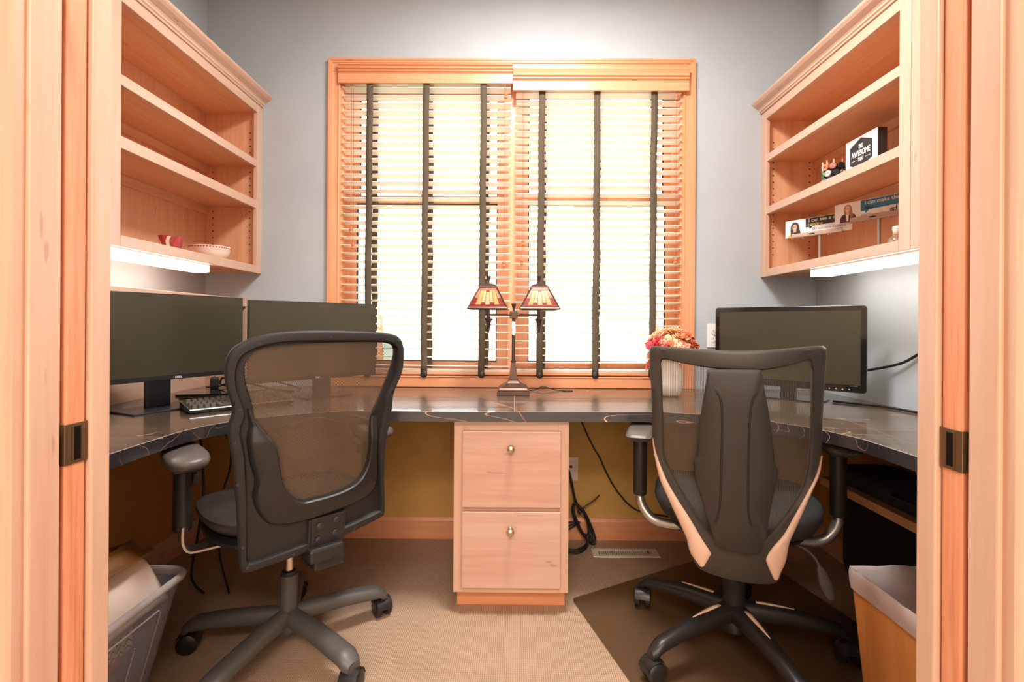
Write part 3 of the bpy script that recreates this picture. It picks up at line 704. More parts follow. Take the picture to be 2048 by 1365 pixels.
# raised lower shell between its own edge and the net opening
lo = [k for k in range(N) if not (R(8) < 2 * pi * k / N < R(158))]
lo = [k for k in range(int(N * 158 / 360), N)] + [k for k in range(0, int(N * 12 / 360))]
rows = []
for k in lo:
    a = 2 * pi * k / N; R1 = max(rs[k], ri[k] + .003); R0 = ri[k]; wd = R1 - R0
    e = min(1, (lo.index(k)) / 14, (len(lo) - 1 - lo.index(k)) / 14); hgt = .002 + .013 * e
    def q(r, w): return bk.P(c[0] + r * cos(a), c[1] + r * sin(a), w)
    rows.append([q(R0 + .0005, -.006), q(R0 + .0005, hgt - .004), q(R0 + min(.004, wd * .2), hgt), q(R1 - min(.012, wd * .4), hgt + .001), q(R1 - min(.004, wd * .15), hgt - .005), q(R1, -.003)])
part('lumbar_shell', MB().loft(rows), blk, t, smooth=40)
# screws round the rim
m = MB()
for sx2, sy2 in ((-.175, .552), (.0, .570), (.205, .553), (.238, .50), (-.213, .385), (.21, .38), (-.222, .30), (-.212, .19), (.196, .27), (-.196, .02), (.196, .12), (.196, .01), (-.185, -.038), (-.075, -.03), (.10, -.008)):
    m.lathe([(.0042, 0), (.0042, .0012), (.0015, .0014), (0, .0004)], bk.P(sx2, sy2, .0125), 10, Matrix.Rotation(R(96), 3, 'X'))
part('rim_screws', m, gunmetal, fr, smooth=40)
# mounting plate with four bolts
def bkbox(u0, u1, v0, v1, w0, w1):
    P = [bk.P(u, v, w) for w in (w0, w1) for v in (v0, v1) for u in (u0, u1)]
    return MB().add(P, [(0, 2, 3, 1), (4, 5, 7, 6), (0, 1, 5, 4), (2, 6, 7, 3), (0, 4, 6, 2), (1, 3, 7, 5)])
pl = part('mounting_plate', bkbox(-.030, .062, -.030, .058, -.002, .0165), blk, t, bevel=.002)
m = MB()
for u, v in ((-.008, .036), (.040, .041), (-.010, -.004), (.038, .004)): m.lathe([(.0085, 0), (.0085, .002), (.005, .0035), (.004, .001), (0, .001)], bk.P(u, v, .0168), 14, Matrix.Rotation(R(96), 3, 'X'))
part('plate_bolts', m, gunmetal, pl, smooth=40)
part('plate_channel', bkbox(-.037, -.030, -.034, .056, 0, .014), blk_matte, pl, bevel=.001); part('plate_channel', bkbox(.062, .069, -.026, .060, 0, .014), blk_matte, pl, bevel=.001)
m = MB(); m.tube([bk.P(-.04, -.036, .004), bk.P(.07, -.024, .004)], .005, 8); part('plate_lip', m, silver, pl)
seat_blob(.245, -.205, .27, .500, .055, leather, 'seat_cushion', t, .012, .006)
seat_blob(.235, -.215, .24, .447, .032, blk, 'seat_pan', t, 0, .0)
m = MB(); m.box(-.075, .075, -.12, .10, .375, .418); m.box(-.04, .06, -.285, -.10, .385, .425); m.box(-.02, .07, -.262, -.16, .35, .388); part('tilt_mechanism', m, blk, t, bevel=.008)
m = MB().tube([(.05, .02, .39), (.14, .03, .388), (.20, .03, .385)], .006, 8); m.lathe([(.010, -.02), (.012, 0), (.010, .03)], (.215, .03, .385), 12, Matrix.Rotation(R(90), 3, 'Y')); part('height_lever', m, blk_matte, t, smooth=40)
m = MB().tube([(0, 0, .24), (0, 0, .40)], .0135, 20); part('gas_piston', m, chrome, t, smooth=40)
m = MB().lathe([(.026, .09), (.027, .232), (.028, .239), (.026, .245), (.020, .247), (.016, .251)], (0, 0, 0), 24); part('gas_cylinder', m, base_grey, t, smooth=30)
m = MB().lathe([(.019, .245), (.022, .249), (.022, .256), (.016, .259)], (0, 0, 0), 20); part('cylinder_collar', m, blk, t, smooth=30)
for s in (-1, 1):
    p = arm_pad(t, s * .285, .025, .652, .054, .124, .038, pad_m if s < 0 else pad_m, .006)
    m = MB(); m.box(s * .285 - .032, s * .285 + .032, -.03, .09, .632, .655); m.tube([(s * .285, .03, .455), (s * .285, .03, .64)], .024, 16); part('arm_post', m, blk, t, bevel=.004, smooth=40)
    m = MB(); m.obox((s * .253, .03, .60), (1, 0, 0), (0, 1, 0), (0, 0, 1), .008, .012, .014); part('arm_button', m, blk_matte, t, bevel=.002)
    q = catmull([(s * .288, .03, .47), (s * .288, .03, .425), (s * .275, .03, .398), (s * .24, .03, .392), (s * .10, .02, .395)], 6)
    m = MB(); m.rings([[tuple(Vector(p_) + Vector((0, yy, 0)) + nn) for yy, nn in ((-.028, o1), (.028, o1), (.028, -o1), (-.028, -o1))] for p_, o1 in [(q[i], (Vector((-(q[min(i + 1, len(q) - 1)] - q[max(i - 1, 0)]).z, 0, (q[min(i + 1, len(q) - 1)] - q[max(i - 1, 0)]).x)).normalized() * .003)) for i in range(len(q))]], True, True)
    part('arm_bracket', m, silver, t)
star_base(t, [R(a - 43) for a in (38, 110, 182, 254, 326)], .315, base_grey, .036, .108, .034, (.027, .033), (.044, .032))

# ---- right chair
t = thing('task_chair', 'black striped-net task chair with champagne side trims and solid spine, at the right desk', 'chair', (.716, 1.605, .0046), R(-18))
c = (-.028, .26); bk = Back(.20, .42, 8, .9, c)
outer = [(-0.258, 0.556), (-0.244, 0.568), (-0.115, 0.567), (-0.01, 0.566), (0.089, 0.572), (0.183, 0.577), (0.197, 0.567), (0.199, 0.532), (0.196, 0.439), (0.196, 0.355), (0.197, 0.276), (0.19, 0.217), (0.166, 0.144), (0.139, 0.075), (0.121, 0.017), (0.108, -0.041), (0.099, -0.098), (0.058, -0.112), (-0.017, -0.11), (-0.089, -0.101), (-0.124, -0.087), (-0.138, -0.05), (-0.153, -0.007), (-0.194, 0.078), (-0.223, 0.145), (-0.243, 0.213), (-0.249, 0.289), (-0.252, 0.413), (-0.257, 0.505)]
hole = [(-0.221, 0.527), (-0.168, 0.523), (-0.093, 0.514), (0.031, 0.512), (0.114, 0.527), (0.158, 0.534), (0.165, 0.437), (0.167, 0.324), (0.161, 0.214), (0.142, 0.153), (0.104, 0.088), (0.054, 0.020), (0.03, 0.012), (-0.054, 0.015), (-0.092, 0.028), (-0.142, 0.098), (-0.194, 0.187), (-0.215, 0.242), (-0.218, 0.354), (-0.222, 0.476)]
padp = [(-0.09, 0.515), (0.021, 0.519), (0.034, 0.51), (0.043, 0.459), (0.06, 0.373), (0.074, 0.258), (0.083, 0.238), (0.08, 0.205), (0.069, 0.138), (0.054, 0.025), (0.039, -0.008), (0.002, -0.014), (-0.063, -0.006), (-0.074, 0.012), (-0.098, 0.085), (-0.118, 0.158), (-0.129, 0.188), (-0.134, 0.249), (-0.125, 0.263), (-0.12, 0.361), (-0.108, 0.451), (-0.1, 0.505)]
ro = radial(outer, c, N, 3); ri = radial(hole, c, N, 3)
fr = part('back_frame', bk.frame(ro, ri, [(0, .004), (.003, .011), (.010, .0145), (('i', .006), .011), (('i', .001), .006)], -.014), brown_pl, t, smooth=36)
part('back_net', bk.sheet(ri, -.004, .003), mesh_b, t, smooth=60)
rp = radial(padp, c, N, 2)
L = [bk.loop(rp, .012, .002), bk.loop(rp, .022), bk.loop(rp, .030, .003), bk.loop(rp, .033, .010), bk.loop([x * .6 for x in rp], .0345), bk.loop([x * .001 for x in rp], .035)]
pd = part('spine_support', MB().rings(L, True), spine_m, t, smooth=36)
for s in (-1, 1):
    m = MB().tube([bk.P(c[0] + s * x, v, .0345) for x, v in catmull([(.052, .46, 0), (.038, .43, 0), (.034, .36, 0), (.034, .25, 0), (.036, .13, 0), (.046, .075, 0)], 6) and [(q.x, q.y) for q in catmull([(.052, .46, 0), (.038, .43, 0), (.034, .36, 0), (.034, .25, 0), (.036, .13, 0), (.046, .075, 0)], 6)]], [.0008] + [.0028] * 28 + [.0028] * 1 + [.0008], 8)
    part('spine_rib', m, blk_matte, pd, smooth=60)
m = bkbox = MB()
def wing(pts, cc):
    r = radial(pts, cc, 120, 3); b2 = Back(.20, .42, 8, .9, c)
    def lp(w, s=1, ins=0):
        return [b2.P(cc[0] + max(.0005, r[k] - ins) * s * cos(2 * pi * k / 120), cc[1] + max(.0005, r[k] - ins) * s * sin(2 * pi * k / 120), w) for k in range(120)]
    return MB().rings([lp(-.02), lp(.014), lp(.0205, 1, .002), lp(.024, 1, .006), lp(.027, .5), lp(.028, .01)], True, True)
def strip_wing(side):
    """long curved trim: outer edge / inner edge pairs from tip to foot"""
    if side < 0: E_ = [((-.2495, .291), (-.2465, .289)), ((-.2455, .245), (-.236, .238)), ((-.230, .170), (-.207, .165)), ((-.207, .115), (-.176, .113)), ((-.176, .050), (-.142, .062)), ((-.152, -.002), (-.108, .005)), ((-.143, -.035), (-.0865, -.028)), ((-.134, -.057), (-.0865, -.043)), ((-.115, -.079), (-.100, -.074))]
    else: E_ = [((.1965, .276), (.1935, .274)), ((.192, .222), (.183, .222)), ((.174, .170), (.160, .165)), ((.154, .112), (.130, .100)), ((.135, .060), (.104, .045)), ((.121, .017), (.076, .004)), ((.114, -.035), (.062, -.026)), ((.103, -.068), (.064, -.045)), ((.096, -.086), (.082, -.088))]
    A = catmull([(a[0], a[1], 0) for a, b in E_], 5); B_ = catmull([(b[0], b[1], 0) for a, b in E_], 5); rows = []
    for a, b in zip(A, B_):
        d = b - a
        rows.append([bk.P(*(a + d * f).xy, w) for f, w in ((-.02, -.012), (-.02, .008), (.08, .0165), (.3, .0205), (.6, .0215), (.9, .0185), (1.0, .0145), (1.0, .0))])
    return MB().loft(rows)
part('side_trim', strip_wing(-1), bronze, t, smooth=50); part('side_trim', strip_wing(1), bronze, t, smooth=50)
# moulded bowl under the back joining the seat
L = []
for z, w, y0, y1 in ((.425, .120, -.190, -.10), (.395, .128, -.196, -.08), (.360, .118, -.194, -.04), (.335, .105, -.188, .0), (.322, .075, -.16, .03)):
    L.append([(-.022 + w * abs(cos(a)) ** .75 * (1 if cos(a) > 0 else -1) * .92, (y0 + y1) / 2 + (y1 - y0) / 2 * abs(sin(a)) ** .75 * (1 if sin(a) > 0 else -1), z) for a in [2 * pi * i / 40 for i in range(40)]])
part('back_cradle', MB().rings(L, True, True), brown_pl, t, smooth=50)
seat_blob(.250, -.20, .29, .500, .085, fab_blk, 'seat_cushion', t, .02, .014)
seat_blob(.20, -.16, .24, .418, .03, blk_matte, 'seat_pan', t, 0, 0)
part('tilt_mechanism', bx(-.06, .06, -.10, .10, .345, .392), blk, t, bevel=.01)
part('gas_piston', MB().tube([(0, 0, .25), (0, 0, .36)], .014, 20), blk, t, smooth=40)
part('gas_cylinder', MB().lathe([(.033, .10), (.034, .24), (.036, .244), (.036, .252), (.031, .255), (.031, .285), (.033, .288), (.033, .296), (.028, .300), (.028, .345)], (0, 0, 0), 28), blk_matte, t, smooth=30)
m = MB().tube(catmull([(.10, .0, .375), (.17, -.02, .372), (.215, -.035, .350), (.235, -.045, .315)], 5), .0045, 8)
L = []
for f, w in ((0, .006), (.15, .012), (.5, .018), (.85, .016), (1, .008)):
    p0 = Vector((.232, -.043, .325)).lerp(Vector((.258, -.058, .235)), f); L.append([tuple(p0 + Vector((w * cos(a), .005 * sin(a), 0))) for a in [2 * pi * i / 14 for i in range(14)]])
m.rings(L, True, True); part('height_lever', m, grey_pl, t, smooth=50)
for s in (-1, 1):
    x = s * .300
    L = []
    for sc_, zz in ((.70, 0), (.86, .004), (1, .016), (.96, .022), (.80, .030), (.5, .031), (.02, .031)):
        L.append([(x + .046 * sc_ * abs(cos(a)) ** .35 * (1 if cos(a) > 0 else -1), .05 + .118 * sc_ * abs(sin(a)) ** .35 * (1 if sin(a) > 0 else -1), .657 + zz) for a in [2 * pi * (i + .5) / 24 for i in range(24)]])
    part('armrest_pad', MB().rings(L, True, True), pad_m, t, smooth=35)
    m = MB(); m.tube([(x, .035, .455), (x, .035, .46), (x, .035, .657)], [.020, .0235, .0235], 18); m.box(x - .03, x + .03, -.01, .10, .648, .659); part('arm_post', m, blk, t, smooth=40)
    q = catmull([(x, .035, .47), (x, .035, .44), (x - s * .015, .03, .405), (x - s * .05, .02, .375), (x - s * .11, .01, .372), (x - s * .22, 0, .385)], 6)
    part('arm_bracket', MB().tube(q, [.014] * 6 + [.0165] * (len(q) - 6), 12), silver, t, smooth=60)
star_base(t, [R(a + 18) for a in (134, 206, 278, 350, 62)], .335, blk, .045, .135, .052, (.030, .022), (.052, .026), inlay=bronze, spin=.5)

# ---------------------------------------------------------------- monitors and keyboard
def rrect(x0, x1, y0, y1, r, n=5):
    P = []
    for cx, cy, a in ((x1 - r, y1 - r, 0), (x0 + r, y1 - r, 90), (x0 + r, y0 + r, 180), (x1 - r, y0 + r, 270)):
        P += [(cx + r * cos(R(a + 90 * k / n)), cy + r * sin(R(a + 90 * k / n))) for k in range(n + 1)]
    return P
def monitor(label, loc, rz, w, z0, z1, bez, chin, rad, cmat, stand, logo, buttons=False, col=.09, base=None):
    t = thing('computer_monitor', label, 'monitor', (*loc, .74), rz); a = z0 - .74; b_ = z1 - .74
    m = MB(); m.prism(rrect(-w / 2, w / 2, a, b_, rad), 1, 0, .016)
    hs = part('housing', m, cmat, t, bevel=.0015, smooth=30)
    m = MB(); m.prism(rrect(-w / 2 + .03, w / 2 - .03, a + .03, b_ - .03, .02), 1, .016, .040); part('rear_cover', m, blk_matte, t, bevel=.006)
    part('screen', bx(-w / 2 + bez, w / 2 - bez, -.0006, .004, a + chin, b_ - bez), screen_m, t)
    if bez > .01:
        m = MB()
        for q in ((-w / 2 + bez - .0012, -w / 2 + bez, a + chin, b_ - bez), (w / 2 - bez, w / 2 - bez + .0012, a + chin, b_ - bez), (-w / 2 + bez, w / 2 - bez, a + chin - .0012, a + chin)): m.box(q[0], q[1], -.0012, .001, q[2], q[3])
        part('screen_edge', m, gunmetal, hs)
    bw, by0, by1, bx0, cw, cy, hh = stand
    m = MB(); m.box(bx0 - cw / 2, bx0 + cw / 2, cy, cy + .022, .004, hh); part('stand_column', m, gunmetal if not buttons else gloss_blk, t, bevel=.003)
    part('stand_arm', bx(bx0 - .035, bx0 + .035, .036, cy + .01, hh - .09, hh - .02), blk_matte, t, bevel=.003)
    m = MB(); m.prism(rrect(bw[0], bw[1], by0, by1, .008 if not buttons else .05), 2, 0, .006); part('stand_base', m, gunmetal if not buttons else gloss_blk, t, bevel=.0015)
    if logo: text('maker_lettering', logo, .0085, (logo_x(w), -.0010, a + chin * .28), (1, 0, 0), (0, 0, 1), print_white, hs, 1.25, bold=.0003)
    if buttons:
        for k in range(5):
            x = w / 2 - .055 - .022 * k; mk = [(x - .0025, 0), (x + .0025, 0)]
            g = MB(); g.box(x - .003, x + .003, -.0008, .0004, a + .0105, a + .0118)
            if k % 2: g.box(x - .0007, x + .0007, -.0008, .0004, a + .0085, a + .0138)
            else: g.box(x - .002, x + .002, -.0008, .0004, a + .0130, a + .0140)
            part('button_mark', g, print_white, hs)
        g = MB()
        for k in range(7): g.box(w / 2 - .055 + .004 * k, w / 2 - .0525 + .004 * k, -.0008, .0004, a + chin - .0055, a + chin - .0035)
        part('small_print', g, print_grey, hs)
    return t
logo_x = lambda w: -.012
monitor('slim black monitor with silver stand, standing left of the other left monitor', (-1.196, 1.747), R(65.1), .495, .851, 1.1515, .0035, .016, .002, blk, ((-.142, .100), .002, .160, -.005, .082, .105, .30), 'DELL')
monitor('slim black monitor partly behind the curvy-backed office chair', (-.7675, 1.920), R(47.9), .51, .834, 1.134, .0035, .016, .002, blk, ((.0, .20), .09, .24, .09, .075, .14, .28), 'DELL')
monitor('black widescreen monitor with glossy bezel, in the right desk corner', (1.130, 2.080), R(-44.6), .575, .795, 1.133, .020, .030, .012, gloss_blk, ((-.14, .14), .0, .17, 0, .06, .06, .30), None, True)

kb = thing('keyboard', 'black keyboard with pale key tops, in front of the left monitors', 'keyboard', (-1.100, 1.660, .74), R(45))
m = MB(); m.prism([(0, .003), (0, .012), (.004, .016), (.140, .027), (.146, .023), (.146, .004)], 0, 0, .345); part('keyboard_case', m, blk, kb, bevel=.0015)
m = MB(); m.prism([(-.0006, .0125), (.001, .0155), (.004, .0172), (.004, .0130)], 0, .002, .343); part('front_trim', m, silver, kb)
part('side_trim', MB().prism([(.004, .0165), (.140, .0275), (.140, .0285), (.004, .0178)], 0, .0, .003), silver, kb)
key_c = plain('key_cap_plastic', (100, 92, 82), .3, var=.15)
km = MB(); km.rings([[(-.0075, -.0075, 0), (.0075, -.0075, 0), (.0075, .0075, 0), (-.0075, .0075, 0)], [(-.0058, -.005, .008), (.0058, -.005, .008), (.0058, .0065, .008), (-.0058, .0065, .008)]], True, True)
kme = km.mesh('key'); kme.materials.append(key_c)
for r_ in range(6):
    for c_ in range(17):
        if r_ == 0 and 4 <= c_ <= 9: continue
        o = bpy.data.objects.new('key', kme); COL.objects.link(o); o.parent = kb
        y = .016 + r_ * .0215 + (.004 if r_ == 5 else 0); o.location = (.018 + c_ * .0192 + (.004 * (r_ % 2) if c_ < 14 else 0), y, .0165 + y * .079); o.rotation_euler = (R(4.5), 0, 0)
part('space_key', bx(.092, .200, .0085, .0235, .0178, .0255), key_c, kb, bevel=.001)
part('rear_foot', bx(.02, .05, .130, .136, 0, .006), blk, kb); part('rear_foot', bx(.295, .325, .130, .136, 0, .006), blk, kb)
part('front_foot', bx(.02, .325, .006, .012, 0, .005), blk, kb)

t = thing('cable_tray', 'thin dark rounded tray under tangled cables in the left desk corner', 'tray', (-1.28, 2.16, .74), R(14))
m = MB(); m.prism(rrect(-.17, .17, -.075, .075, .03), 2, 0, .009); part('tray_slab', m, gloss_blk, t, bevel=.002)
t = thing('power_adapter', 'small black power adapter standing by the left room corner', 'adapter', (-1.405, 2.30, .74), R(30))
part('body', bx(-.018, .018, -.03, .03, .0, .055), blk, t, bevel=.006); part('plug_prong', bx(-.003, .003, -.008, -.006, .054, .066), chrome, t); 
def tagc(o, l, c='cable', g=None): return tag(o, l, c, g)
tagc(cable('power_cable', [(-1.30, 2.30, .7540), (-1.372, 2.30, .760), (-1.374, 2.30, .785), (-1.362, 2.30, .792), (-1.30, 2.29, .778), (-1.20, 2.27, .765), (-1.10, 2.24, .748), (-1.00, 2.22, .743)], .0045), 'thick black cable with a sharp upright bend, left desk corner')
tagc(cable('power_cable', [(-1.42, 2.26, .753), (-1.37, 2.27, .756), (-1.33, 2.27, .770), (-1.27, 2.28, .783), (-1.20, 2.30, .790), (-1.08, 2.31, .765), (-1.0, 2.30, .744)], .0035), 'black cable crossing upward behind the curvy office chair')
tagc(cable('thin_cable', [(-1.10, 2.10, .744), (-1.20, 2.06, .744), (-1.33, 2.03, .744), (-1.365, 2.00, .744), (-1.33, 1.985, .744), (-1.25, 1.99, .744), (-1.17, 2.02, .744), (-1.11, 2.09, .747), (-1.08, 2.13, .752), (-1.12, 2.15, .755), (-1.15, 2.11, .753), (-1.08, 2.06, .744), (-1.0, 2.08, .743)], .0028), 'thin black cable looped on the desk behind the keyboard')

# ---------------------------------------------------------------- double table lamp
def table_lamp(x, y):
    t = thing('table_lamp', 'bronze twin-arm table lamp with two stained-glass shades before the window', 'lamp', (x, y, .74))
    part('base_plate', bx(-.071, .071, -.071, .071, 0, .018), lamp_m, t, bevel=.002)
    S4 = lambda prof: MB().lathe([(r, z) for r, z in prof], (0, 0, 0), 4, None, True)
    def sq(prof):
        L = [[(sx2 * r, sy2 * r, z) for sx2, sy2 in ((-1, -1), (1, -1), (1, 1), (-1, 1))] for r, z in prof]; return MB().rings(L, True, True)
    part('base_step', sq([(.066, .018), (.066, .024), (.060, .032), (.045, .041), (.030, .050), (.023, .058), (.021, .062), (.021, .066)]), lamp_m, t, bevel=.002)
    part('lower_column', sq([(.0185, .066), (.0175, .075), (.0105, .138), (.0105, .142)]), lamp_m, t, bevel=.001)
    m = MB().tube([(0, 0, .142), (0, 0, .149)], .0125, 16); m.tube([(0, 0, .142), (0, 0, .345)], .0082, 16); part('column', m, lamp_m, t, smooth=40)
    part('arm_block', bx(-.018, .018, -.018, .018, .337, .370), lamp_m, t, bevel=.002)
    fin = lambda c, k=1: MB().lathe([(.006 * k, 0), (.0045 * k, .006 * k), (.005 * k, .012 * k), (.0105 * k, .030 * k), (.0115 * k, .034 * k), (0, .0345 * k)], c, 14)
    part('finial', fin((0, 0, .370)), lamp_m, t, smooth=40)
    tag_m = MB().loft([[(-.007, -.0205, .325), (.006, -.0215, .323)], [(-.008, -.023, .30), (.008, -.022, .302)], [(-.006, -.021, .285), (.009, -.024, .28)], [(-.008, -.023, .268), (.004, -.021, .262)]])
    part('paper_tag', tag_m, white_pl, t, solid=.0006)
    for s in (-1, 1):
        X = s * .114
        m = MB().tube([(s * .018, 0, .354), (X, 0, .354)], .0048, 12); part('arm', m, lamp_m, t, smooth=40)
        m = MB(); m.tube([(X, 0, .338), (X, 0, .418)], .0075, 14); m.lathe([(.0, .270), (.004, .276), (.007, .283), (.0065, .290), (.012, .322), (.0125, .325), (.0195, .331), (.0205, .335), (.010, .338), (.0095, .345)], (X, 0, 0), 16)
        part('candle_socket', m, lamp_m, t, smooth=40)
        m = MB(); 
        for q in range(1, 4):
            m.tube([(X + (.0085 + .0022 * q) * cos(a), (.0085 + .0022 * q) * sin(a), .286 + .0115 * q) for a in [2 * pi * i / 14 for i in range(15)]], .0012, 5)
        part('socket_bead', m, lamp_m, t, smooth=40)
        pc = cable('pull_chain', [(X + .012, -.012, .41), (X + .016, -.016, .385), (X + .010, -.018, .376)], .0012, chrome, t, 5)
        # shade: square frustum, iron frame with glass pieces
        zb, zt, wb, wt = .384, .474, .083, .037
        Z0 = zb
        fr_ = MB()
        def corner(f, a, off=0):
            w = wb + (wt - wb) * f + off; return Vector((w * (-1 if a in (0, 3) else 1), w * (-1 if a in (0, 1) else 1), zb + (zt - zb) * f))
        for a in range(4):
            fr_.tube([corner(-.03, a), corner(1.0, a)], .0038, 6)
            for f in (0.0, 1.0):
                p, q = corner(f, a), corner(f, (a + 1) % 4); fr_.tube([p, q], .0042, 6)
            p, q = corner(-.03, a), corner(-.03, (a + 1) % 4); fr_.tube([p, q], .0048, 6)
        sh = part('shade', fr_, lamp_m, t)
        part('shade_cap', MB().rings([[(X + i * r, j * r, z) for i, j in ((-1, -1), (1, -1), (1, 1), (-1, 1))] for r, z in ((.040, .472), (.040, .480), (.028, .489), (.012, .494))], True, True), lamp_m, t, bevel=.0015)
        sh.location = (X, 0, 0)
        part('finial', fin((X, 0, .494), 1.0), lamp_m, t, smooth=40)
        # layout on unit face: u 0..1 (left-right), f 0..1 (bottom-top)
        rows = [('r', .02, .98, .03, .13)]
        rows += [('p', .02, .98, .86, .97)]
        cols = [(.02, .16, 'a'), (.16, .34, 'y'), (.34, .44, 'y2'), (.44, .56, 'c'), (.56, .66, 'y2'), (.66, .84, 'y'), (.84, .98, 'a')]
        cells = [('r', .02, .98, .03, .13), ('p', .02, .98, .86, .97),
                 ('r', .02, .15, .14, .46), ('o', .02, .15, .47, .85), ('y', .16, .30, .14, .85), ('r', .31, .42, .14, .24), ('w', .31, .42, .25, .85),
                 ('w', .43, .57, .14, .66), ('y', .43, .57, .67, .76), ('r', .34 + .09, .57, .77, .85), ('r', .58, .69, .14, .24), ('w', .58, .69, .25, .85), ('y', .70, .84, .14, .85), ('r', .85, .98, .14, .46), ('o', .85, .98, .47, .85)]
        for a in range(4):
            for kind, u0, u1, f0, f1 in cells:
                P = []
                for f, u in ((f0, u0), (f0, u1), (f1, u1), (f1, u0)):
                    P.append(corner(f, a).lerp(corner(f, (a + 1) % 4), u))
                nn = (P[1] - P[0]).cross(P[3] - P[0]).normalized() * .0011
                g = MB().rings([[tuple(v - nn) for v in P], [tuple(v + nn) for v in P]], True, True)
                o = part('glass_piece', g, GL[kind], sh)
            # came: one dark sheet of thin leads between the pieces
            ld = MB()
            def bar(u0, f0, u1, f1, h=.0010):
                ld.tube([corner(f0, a).lerp(corner(f0, (a + 1) % 4), u0), corner(f1, a).lerp(corner(f1, (a + 1) % 4), u1)], h, 4)
            for f in (.135, .855): bar(.01, f, .99, f)
            for u in (.155, .305, .425, .575, .695, .845): bar(u, .135, u, .855)
            bar(.01, .465, .155, .465); bar(.845, .465, .99, .465); bar(.305, .245, .425, .245); bar(.575, .245, .695, .245); bar(.425, .665, .575, .665); bar(.425, .765, .575, .765)
            part('leading', ld, lamp_m, sh)
        part('bulb', MB().lathe([(.006, .418), (.012, .425), (.016, .440), (.013, .455), (0, .462)], (X, 0, 0), 14), bulb_m, t, smooth=50)
    return t
def glass_piece(name, rgb):
    m, n, l, p = newmat(name); c = srgb(*rgb); v = coords(n, l)
    cc = ramp(n, l, noise(n, l, v, 90, 3), [(.3, tuple(x * .8 for x in c[:3]) + (1,)), (.7, c)])
    l.new(cc, p.inputs['Base Color']); p.inputs['Roughness'].default_value = .15
    tr = n.new('ShaderNodeBsdfTranslucent'); l.new(cc, tr.inputs[0]); mx = n.new('ShaderNodeMixShader'); mx.inputs[0].default_value = .85
    l.new(p.outputs[0], mx.inputs[1]); l.new(tr.outputs[0], mx.inputs[2]); l.new(mx.outputs[0], n['Material Output'].inputs[0]); return m
GL = {'r': glass_piece('red_stained_glass', (222, 112, 100)), 'p': glass_piece('pink_stained_glass', (240, 176, 160)), 'o': glass_piece('peach_stained_glass', (248, 208, 184)),
      'y': glass_piece('amber_stained_glass', (254, 232, 180)), 'w': glass_piece('cream_stained_glass', (255, 246, 214))}
table_lamp(-.006, 2.215)
tagc(cable('lamp_cord', [(.045, 2.275, .744), (.10, 2.31, .746), (.13, 2.33, .757), (.17, 2.32, .750), (.20, 2.30, .744), (.23, 2.31, .743)], .0022), 'thin dark lamp cord arching over the worktop beside the twin lamp', 'cord')
g_ = MB().lathe([(.024, .7402), (.025, .743), (.022, .7445), (0, .7445)], (.248, 2.31, 0), 20); tag(part('cord_grommet', g_, brown_pl, None, smooth=40), 'small round cable grommet cap on the worktop right of the lamp', 'grommet')

# ---------------------------------------------------------------- flowers and vase
vase = thing('vase', 'squat pale vase of silk roses, seen through the striped net chair', 'vase', (.680, 2.19, .74))
m = MB().lathe([(.0, 0), (.046, 0), (.058, .012), (.066, .055), (.060, .105), (.046, .145), (.044, .160), (.050, .172), (.046, .172), (.040, .160), (.042, .145), (.054, .105), (.060, .055), (.050, .014), (0, .010)], (0, 0, 0), 28); part('vase_body', m, white_gloss, vase, smooth=60)
cols = {'peach': (232, 168, 118), 'apricot': (238, 188, 142), 'coral': (226, 128, 98), 'crimson': (214, 58, 78), 'rust': (188, 96, 58), 'blush': (240, 170, 148)}
PM = {k: plain(k + '_silk_petal', v, .7, var=.16) for k, v in cols.items()}
bq = thing('flower_bouquet', 'silk roses in peach, coral and crimson, between window and right monitor', 'flowers', (.690, 2.18, .962))
def rose(cx, cy, cz, r, mat, tilt, seed, open_=1.0):
    rnd = random.Random(seed); m = MB(); rot = Matrix.Rotation(tilt[0], 3, 'X') @ Matrix.Rotation(tilt[1], 3, 'Y')
    for ring in range(5):
        n = (3, 5, 6, 7, 8)[ring]; rr = r * (.14 + .20 * ring); op = (.0 + .16 * ring) * open_
        for k in range(n):
            a = 2 * pi * (k + .37 * ring) / n + rnd.uniform(-.2, .2); rows = []
            wd = rr * 2.5 / n * 2.5 + r * .12; hh = r * (.95 - .07 * ring) * rnd.uniform(.85, 1.1)
            for i in range(5):
                f = i / 4; rad = rr * (.35 + .65 * f ** .7) + op * r * .55 * f ** 2.2; z = hh * (f - .15 * op * f * f * 2.2) - r * .25; row = []
                for j in range(5):
                    g = (j - 2) / 2; aa = a + g * wd * (.40 + .60 * sin(pi * (.22 + .50 * f))) / max(rad, r * .18) * .5
                    wob = r * .05 * rnd.uniform(-1, 1) * f
                    q = Vector(((rad + wob - abs(g) * r * .05 * f) * cos(aa), (rad + wob - abs(g) * r * .05 * f) * sin(aa), z - r * .10 * g * g * f))
                    row.append(tuple(rot @ q + Vector((cx, cy, cz))))
                rows.append(row)
            m.loft(rows)
    return part('rose', m, mat, bq, smooth=60, solid=.0008)
